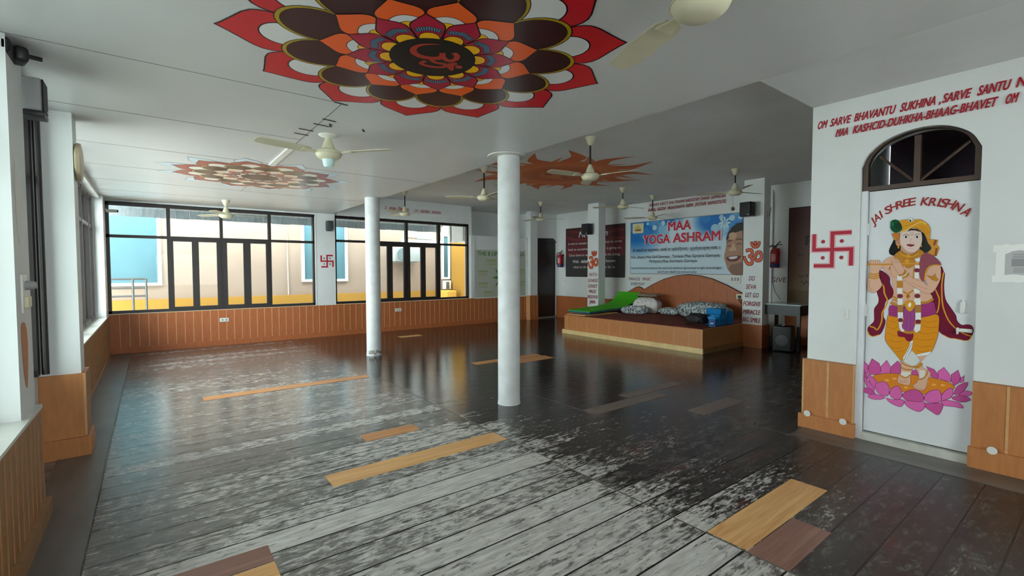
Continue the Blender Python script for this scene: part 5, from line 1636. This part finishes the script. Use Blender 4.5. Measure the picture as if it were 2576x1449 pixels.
# small grey lamp box beside the left pillar speaker
r = empty('flood_lamp', (9.05, 8.62, 2.44), 'small grey flood lamp on a dark stalk left of the left square pillar', 'lamp')
q = MB().rbox((-.05, 0, .02), (.10, .16, .20), GREYP, 0, .01); q.build('housing', r)
q = MB().rbox((-.105, 0, .02), (.012, .14, .18), mat('dull_lamp_glass', (176, 178, 176), .2, .05, 9), 0, .004); q.build('lamp_glass', r)
q = MB(); q.tube([(-.03, 0, -.08), (-.03, 0, -.13), (0.0, -.10, -.15), (0.02, -.24, -.15)], .014, BLACK, 8); q.build('stalk', r)

# ------------------------------------------------------------------ fire extinguishers
def extinguisher(loc, label):
    r = empty('fire_extinguisher', loc, label, 'fire extinguisher', 'fire extinguishers')
    q = MB(); q.lathe([(0.078, 0), (0.084, .01), (0.084, .30), (0.076, .345), (0.045, .375), (0.028, .385), (0.028, .405)], mat('extinguisher_red', (170, 28, 38), .3, .05, 9), n=28); q.build('cylinder', r)
    q = MB(); q.lathe([(0.085, .012), (0.0855, .014), (0.0855, .085), (0.085, .087)], mat('blue_band', (30, 44, 96), .4, .05, 9), n=28); q.build('blue_band', r)
    P = MB()
    vs, fs = [], []
    for i in range(9):
        a = rad(150 + 60 * i / 8)
        for z in (.12, .27): vs.append((.0856 * cos(a), .0856 * sin(a), z))
    for i in range(8): fs.append((2 * i, 2 * i + 2, 2 * i + 3, 2 * i + 1))
    P.add(vs, fs, mat('pink_white_label', (214, 150, 150), .4, .35, 40), True); P.build('printed_label', r)
    q = MB(); q.rbox((0, 0, .42), (.04, .05, .035), BLACK, 0, .006); q.tube([(0, -.02, .435), (0, -.08, .455), (0, -.13, .445)], .008, BLACK, 6); q.tube([(0, -.02, .445), (0, -.07, .495), (0, -.10, .51)], .008, BLACK, 6); q.build('valve_handle', r)
    q = MB(); q.tube([(0, .02, .43), (0, .07, .435), (-.01, .115, .40), (-.02, .125, .32), (-.03, .115, .22), (-.04, .10, .14), (-.04, .098, .08)], .013, BLACK, 8); q.build('hose', r)
    q = MB(); q.rbox((.10, 0, .36), (.04, .06, .05), BLACK, 0, .005); q.build('wall_hook', r)
    return r


extinguisher((9.68, 4.19, 1.47), 'red fire extinguisher with blue band on the far wall right of the right square pillar')
extinguisher((9.68, 10.27, 1.51), 'red fire extinguisher with blue band beside the dark quotation poster')

# ------------------------------------------------------------------ wall sockets and small fittings
def plate(loc, size, axis, sgn, label, name='socket_plate', holes=2, m_=None):
    """axis 0: faces x, 1: faces y"""
    w_, h = size
    r = empty(name, loc, label, 'socket' if 'socket' in name else 'switch', 'wall sockets' if 'socket' in name else None)
    q = MB()
    t = .012
    q.rbox((sgn * t / 2, 0, 0) if axis == 0 else (0, sgn * t / 2, 0), (t, w_, h) if axis == 0 else (w_, t, h), m_ or WHITEP, 0, .004)
    q.build('plate', r)
    for i in range(holes):
        u = (i - (holes - 1) / 2) * w_ / max(holes, 1) * .8
        q = MB()
        q.rbox((sgn * (t + .001), u, 0) if axis == 0 else (u, sgn * (t + .001), 0), (.006, w_ * .16, h * .42) if axis == 0 else (w_ * .16, .006, h * .42), GREYP, 0, .002)
        q.build('switch', r)
    return r


plate((1.104, WY - .02, .487), (.155, .075), 1, -1, 'white double socket on the brown panelling under the left big window')
plate((4.66, WY - .02, .49), (.155, .075), 1, -1, 'white double socket on the brown panelling under the farther big window')
plate((9.80, 5.03, 1.235), (.24, .17), 0, -1, 'big white switch box under the right end of the blue banner', holes=3)
p5 = plate((9.759, 4.90, .875), (.16, .10), 0, -1, 'cream socket with black plug on the right end of the headboard', m_=CREAM, holes=1)
q = MB(); q.rbox((-.035, .0, -.005), (.05, .05, .05), BLACK, 0, .01); q.tube([(-.05, 0, -.02), (-.06, -.01, -.08), (-.05, -.06, -.14), (-.04, -.15, -.20), (-.03, -.25, -.24)], .008, BLACK, 6); q.build('plug', p5)
plate((9.80, 10.18, 1.10), (.09, .11), 0, -1, 'small pale switch plate on the far wall below the left fire extinguisher', name='switch_plate', holes=1)
r = plate((-0.557, 3.66, 1.32), (.11, .21), 0, 1, 'scuffed white switch box on the left wall pillar beside the dark frame', name='switch_box', holes=0)
q = MB(); q.rbox((.02, 0, -.045), (.02, .08, .06), CREAM, 0, .004); q.build('rocker_switch', r)
q = MB(); q.lathe([(0.026, 0), (0.024, .03), (0.018, .045)], GREYP, (0.012, .01, .045), 14, 'x'); q.build('rotary_knob', r)
# patches of filler and bare brick on that pillar
for pts, c, lab in (([(3.64, 1.98), (3.60, 2.02), (3.57, 1.9), (3.59, 1.74), (3.62, 1.6), (3.66, 1.58), (3.70, 1.7), (3.72, 1.86), (3.69, 1.95)], (226, 222, 214), 'ragged cream filler patch on the left wall pillar above the switch box'), ([(3.60, 1.16), (3.58, 1.1), (3.60, .95), (3.63, .84), (3.68, .80), (3.72, .90), (3.74, 1.05), (3.70, 1.15)], (196, 130, 84), 'ragged bare orange plaster patch on the left wall pillar below the switch box')):
    P = Paint((-0.557, 0, 0), (0, 1, 0), (0, 0, 1), gap=.0003, base=.001)
    P.poly(pts, c, 3)
    tag(P.build('plaster_patch', WPAINT), lab, 'plaster patch')
# white pipe clip on the left panelling
q = MB(); q.tube([(-.555, 5.75, .50), (-.545, 5.75, .56), (-.55, 5.75, .62)], .008, WHITEP, 8)
tag(q.build('pipe_stub', loc=(-.555, 5.75, .5)), 'short white pipe stub on the brown panelling under the left windows', 'pipe')
# clock on the pillar
r = empty('wall_clock', (-.445, 5.08, 2.30), 'round wall clock with beige rim seen edge-on on the left pillar', 'clock')
q = MB(); q.lathe([(0.10, 0), (0.14, .0), (0.15, .012), (0.145, .032), (0.125, .036)], mat('beige_rim', (190, 172, 140), .4, .1, 10), n=36, ax='x'); q.build('rim', r)
q = MB(); q.lathe([(0.126, .026), (0.126, .030)], mat('clock_face', (226, 226, 222), .3, .03, 10), n=36, ax='x'); f_ = q.build('face', r)
q = MB(); q.rbox((.033, .02, .025), (.002, .01, .07), BLACK, 0, .0005, rad(-40)); q.rbox((.034, -.03, .02), (.002, .008, .09), BLACK, 0, .0005, rad(60)); q.build('hands', r)
# security camera
r = empty('security_camera', (-.545, 10.46, 2.44), 'small white security camera at the left edge of the left big window', 'camera')
q = MB(); q.rbox((0.05, -.03, 0), (.15, .055, .05), WHITEP, rad(-20), .012); q.build('housing', r)
q = MB(); q.tube([(-.03, .05, .03), (.0, .0, .01)], .012, WHITEP, 8); q.build('arm', r)
q = MB(); q.lathe([(.018, 0), (.02, .02)], BLACK, (.12, -.055, 0), 12, 'x'); q.build('lens', r)
# conduit on far wall, wires
q = MB(); q.box(9.77, 9.80, 4.29, 4.345, .64, 3.0, WALL); q.tube([(9.785, 4.27, 2.95), (9.785, 4.27, 1.2), (9.78, 4.22, 1.0), (9.78, 4.12, .85)], .006, GREYP, 6)
tag(q.build('wall_conduit', loc=(9.79, 4.3, .64)), 'white vertical conduit on the far wall just left of the right fire extinguisher', 'conduit')
q = MB(); q.tube([(8.98, 4.03, 2.50), (8.95, 4.018, 2.40), (9.02, 4.018, 2.42), (9.09, 4.018, 2.58)], .005, BLACK, 6)
tag(q.build('speaker_wire', loc=(8.98, 4.03, 2.45)), 'thin black wire hanging on the right face of the right square pillar', 'wire')
r = empty('hanging_bulb', (9.79, 5.10, 2.70), 'small dark bulb holder hanging on a wire above the banner right end', 'bulb holder')
q = MB(); q.tube([(0, 0, .35), (-.005, .01, .2), (0, 0, .05)], .003, GREYP, 5); q.build('wire', r)
q = MB(); q.lathe([(.008, .05), (.028, .03), (.03, 0), (.02, -.03)], BROWN, (-.02, 0, .01), 12); q.build('holder', r)
# black foam stuffed at the pillar head, upper left
q = MB(); q.rbox((-.565, 3.60, 2.60), (.05, .20, .08), BLACK, 0, .02); q.rbox((-.53, 3.66, 2.60), (.06, .12, .08), BLACK, .3, .02); q.tube([(-.52, 3.70, 2.62), (-.45, 3.72, 2.62)], .012, BLACK, 6)
tag(q.build('foam_seal', loc=(-.55, 3.65, 2.6)), 'black foam seal where the left wall pillar meets the ceiling', 'foam seal')
q = MB(); q.tube([(-.64, 4.90, .67), (-.64, 4.90, 2.58)], .022, FRAME, 10)
tag(q.build('drain_pipe', loc=(-.64, 4.90, .67)), 'dark vertical pipe between the two left white pillars', 'pipe')

# ------------------------------------------------------------------ gear in the dim corner
r = empty('equipment_table', (9.3, 3.85, 0), 'dark table with pale glass top in the dim corner right of the stage', 'table')
q = MB(); q.box(-.35, .35, -.42, .30, .80, .82, mat('pale_glass_top', (170, 184, 182), .15, .05, 6)); q.build('table_top', r)
q = MB(); q.box(-.33, .33, -.40, .28, .62, .80, BLACK); q.build('apron', r)
for sx in (-.31, .31):
    for sy in (-.38, .26):
        q = MB(); q.box(sx - .025, sx + .025, sy - .025, sy + .025, 0, .62, BLACK); q.build('leg', r)
r = empty('floor_loudspeaker', (8.86, 3.66, 0), 'black floor loudspeaker standing before the dark table in the dim corner', 'loudspeaker', None, rad(12))
q = MB().rbox((0, 0, .23), (.30, .30, .44), BLACK, 0, .02); q.build('cabinet', r)
q = MB().rbox((-.155, 0, .24), (.012, .26, .36), mat('dark_grey_grille', (34, 34, 36), .6, .3, 60), 0, .005); q.build('grille', r)
q = MB(); q.lathe([(.10, -.162), (.09, -.166), (.03, -.158)], mat('woofer_grey', (58, 58, 60), .5, .1, 20), (0, 0, .20), 24, 'x'); q.build('woofer', r)
q = MB(); q.rbox((-.02, 0, .46), (.16, .03, .02), GREYP, 0, .006); q.build('handle', r)
q = MB(); q.rbox((9.3, 3.82, .10), (.42, .40, .20), BLACK, 0, .02)
tag(q.build('amplifier', loc=(9.3, 3.82, 0)), 'low black amplifier under the dark table in the dim corner', 'amplifier')

# ------------------------------------------------------------------ outside
def tint(name, rgb, rough=.8): return mat(name, rgb, rough, .04, 1.2, spec=.2)
PEACH, YEL, TRIMW = tint('peach_render', (146, 128, 114)), tint('yellow_render', (158, 118, 52)), tint('white_window_trim', (232, 236, 236), .4)
BGL = mat('blue_window_glass', (78, 108, 116), .5, .06, 2.0, spec=.15)
GY = 13.2
r = empty('neighbour_building', (3, GY, -.6), 'peach building with yellow base and blue windows across the passage outside', 'building')
kid(MB().box(-6, 9.2, GY, GY + 1, -.6, 4.6, PEACH).build('wall'), r)
kid(MB().box(-6, 9.2, GY - .06, GY - .001, -.6, .79, YEL).build('base_band'), r)
for x0, x1, z0, z1 in ((-2.6, .20, 1.10, 3.4), (3.15, 4.35, 1.13, 3.6), (7.30, 7.60, 1.14, 2.55)):
    q = MB(); q.box(x0, x1, GY - .05, GY - .001, z0, z0 + .06, TRIMW); q.box(x0, x1, GY - .05, GY - .001, z1 - .06, z1, TRIMW); q.box(x0, x0 + .07, GY - .05, GY - .001, z0 + .06, z1 - .06, TRIMW); q.box(x1 - .07, x1, GY - .05, GY - .001, z0 + .06, z1 - .06, TRIMW)
    wf = kid(q.build('window'), r)
    p = MB().box(x0 + .07, x1 - .07, GY - .02, GY - .002, z0 + .06, z1 - .06, BGL).build('window_pane'); p.parent = wf
q = MB(); q.box(6.45, 7.0, GY - .03, GY - .001, 2.38, 2.56, mat('grey_blue_glass', (128, 152, 160), .15, .1, 2)); kid(q.build('high_window'), r)
q = MB(); q.box(5.95, 7.25, GY - .12, GY - .001, 2.26, 2.34, TRIMW); kid(q.build('ledge'), r)
q = MB(); q.box(6.17, 6.44, GY - .06, GY - .001, 2.42, 2.62, TRIMW); kid(q.build('sign_box'), r)
q = MB(); q.tube([(2.82, GY - .02, .8), (2.80, GY - .02, 3.6)], .012, mat('rain_pipe', (190, 176, 164), .5, .05, 10), 6); kid(q.build('rain_pipe'), r)
r = empty('condenser_unit', (6.0, GY - .2, 1.68), 'grey air-conditioner outdoor unit on the peach wall outside the farther window', 'air conditioner')
q = MB().rbox((0, 0, .21), (.80, .30, .42), mat('condenser_grey', (150, 156, 154), .5, .06, 8), 0, .02); q.build('casing', r)
q = MB(); q.lathe([(.185, -.155), (.18, -.165), (.03, -.166)], mat('fan_guard', (104, 118, 120), .5, .2, 40), (-.15, 0, .21), 30, 'y'); q.build('fan_guard', r)
q = MB(); q.tube([(-.35, 0, -.02), (.35, 0, -.02)], .02, GREYP, 6); q.tube([(.2, .0, -.02), (.2, .15, -.18)], .012, GREYP, 6); q.build('bracket', r)
r = empty('small_condenser', (7.44, GY - .1, .83), 'small white slatted box on the peach wall beside the yellow wall outside', 'air conditioner')
q = MB().rbox((0, 0, .13), (.24, .14, .27), TRIMW, 0, .01); q.build('casing', r); q = MB().rbox((-.01, -.075, .12), (.11, .01, .22), mat('dark_slats', (96, 98, 88), .5, .2, 60), 0, .003); q.build('slats', r)
q = MB(); q.box(7.62, 9.0, 12.2, GY - .07, -.6, 2.47, YEL)
tag(q.build('yellow_wall', loc=(8.3, 12.6, -.6)), 'plain yellow garden wall seen through the right end of the farther window', 'wall')
q = MB().rbox((7.28, 12.75, .2), (.34, .5, 1.2), tint('yellow_block', (206, 158, 70)), 0, .03)
tag(q.build('yellow_ledge', loc=(7.28, 12.75, -.4)), 'low yellow block at the foot of the yellow wall outside', 'ledge')
# balcony railing outside the left pane
r = empty('balcony_railing', (-.5, 12.6, .7), 'grey metal balcony railing outside the left pane of the left window', 'railing')
RAILM = mat('grey_railing', (84, 84, 82), .4, .1, 12, metal=.3)
for x in (-1.35, -.85, -.30, -.08):
    q = MB(); q.tube([(x + .5, 0, -.4), (x + .5, 0, .56)], .022, RAILM, 8); q.build('post', r)
for z in (.20, .37, .56):
    q = MB(); q.tube([(-2.5, 0, z), (.42, 0, z)], .02, RAILM, 8); q.build('rail', r)
# awning over the passage with a hanging fringe
r = empty('awning', (3, 11.3, 2.7), 'grey tiled awning with hanging fringe outside above the big windows', 'awning')
AW = mat('grey_awning_sheet', (156, 164, 168), .7, .2, 5, stretch=(4, 1, 1))
q = MB(); q.add([(-1.6, 10.78, 2.95), (6.55, 10.78, 2.95), (6.55, 11.8, 2.64), (-1.6, 11.8, 2.64), (-1.6, 10.78, 2.97), (6.55, 10.78, 2.97), (6.55, 11.8, 2.66), (-1.6, 11.8, 2.66)], [(0, 1, 2, 3), (7, 6, 5, 4), (0, 4, 5, 1), (1, 5, 6, 2), (2, 6, 7, 3), (3, 7, 4, 0)], AW)
kid(q.build('sheet'), r)
q = MB()
rr = random.Random(2)
x = -1.6
while x < 6.35:
    w_ = rr.uniform(.13, .24)
    q.box(x, x + w_ - .003, 11.78 + rr.uniform(0, .012), 11.80, 2.485 + rr.uniform(-.007, .007), 2.65, AW); x += w_
kid(q.build('fringe'), r)
for x in (1.35, 2.95, 6.0):
    q = MB(); q.tube([(x, 10.8, 2.60), (x + .10, 11.75, 2.66)], .02, GREYP, 6); kid(q.build('stay'), r)
# ground outside, tree at the far end
q = MB(); q.box(-14, 12, -8, 26, -.75, -.6, tint('pale_paving', (214, 214, 210)))
struct(q.build('ground_outside'))
r = empty('tree', (10.2, 11.9, -.6), 'leafy brown-green tree top above the yellow wall outside', 'tree')
q = MB(); q.tube([(0, 0, 0), (.05, 0, 1.6), (0, .1, 3.0)], .09, BROWN, 8); q.build('trunk', r)
q = MB(); rr = random.Random(4)
for k in range(500):
    a, b_, c = rr.gauss(0, .45), rr.gauss(0, .4), 3.4 + rr.gauss(0, .4)
    s_ = rr.uniform(.05, .10); d1 = Vector((rr.uniform(-1, 1), rr.uniform(-1, 1), rr.uniform(-1, 1))).normalized(); d2_ = d1.cross(Vector((.3, .5, .8))).normalized()
    c0 = Vector((a, b_, c)); q.add([c0 - d1 * s_, c0 + d2_ * s_ * .5, c0 + d1 * s_, c0 - d2_ * s_ * .5], [(0, 1, 2, 3)], mat('leaf', (90, 96, 66), .7, .3, 20))
q.build('foliage', r)
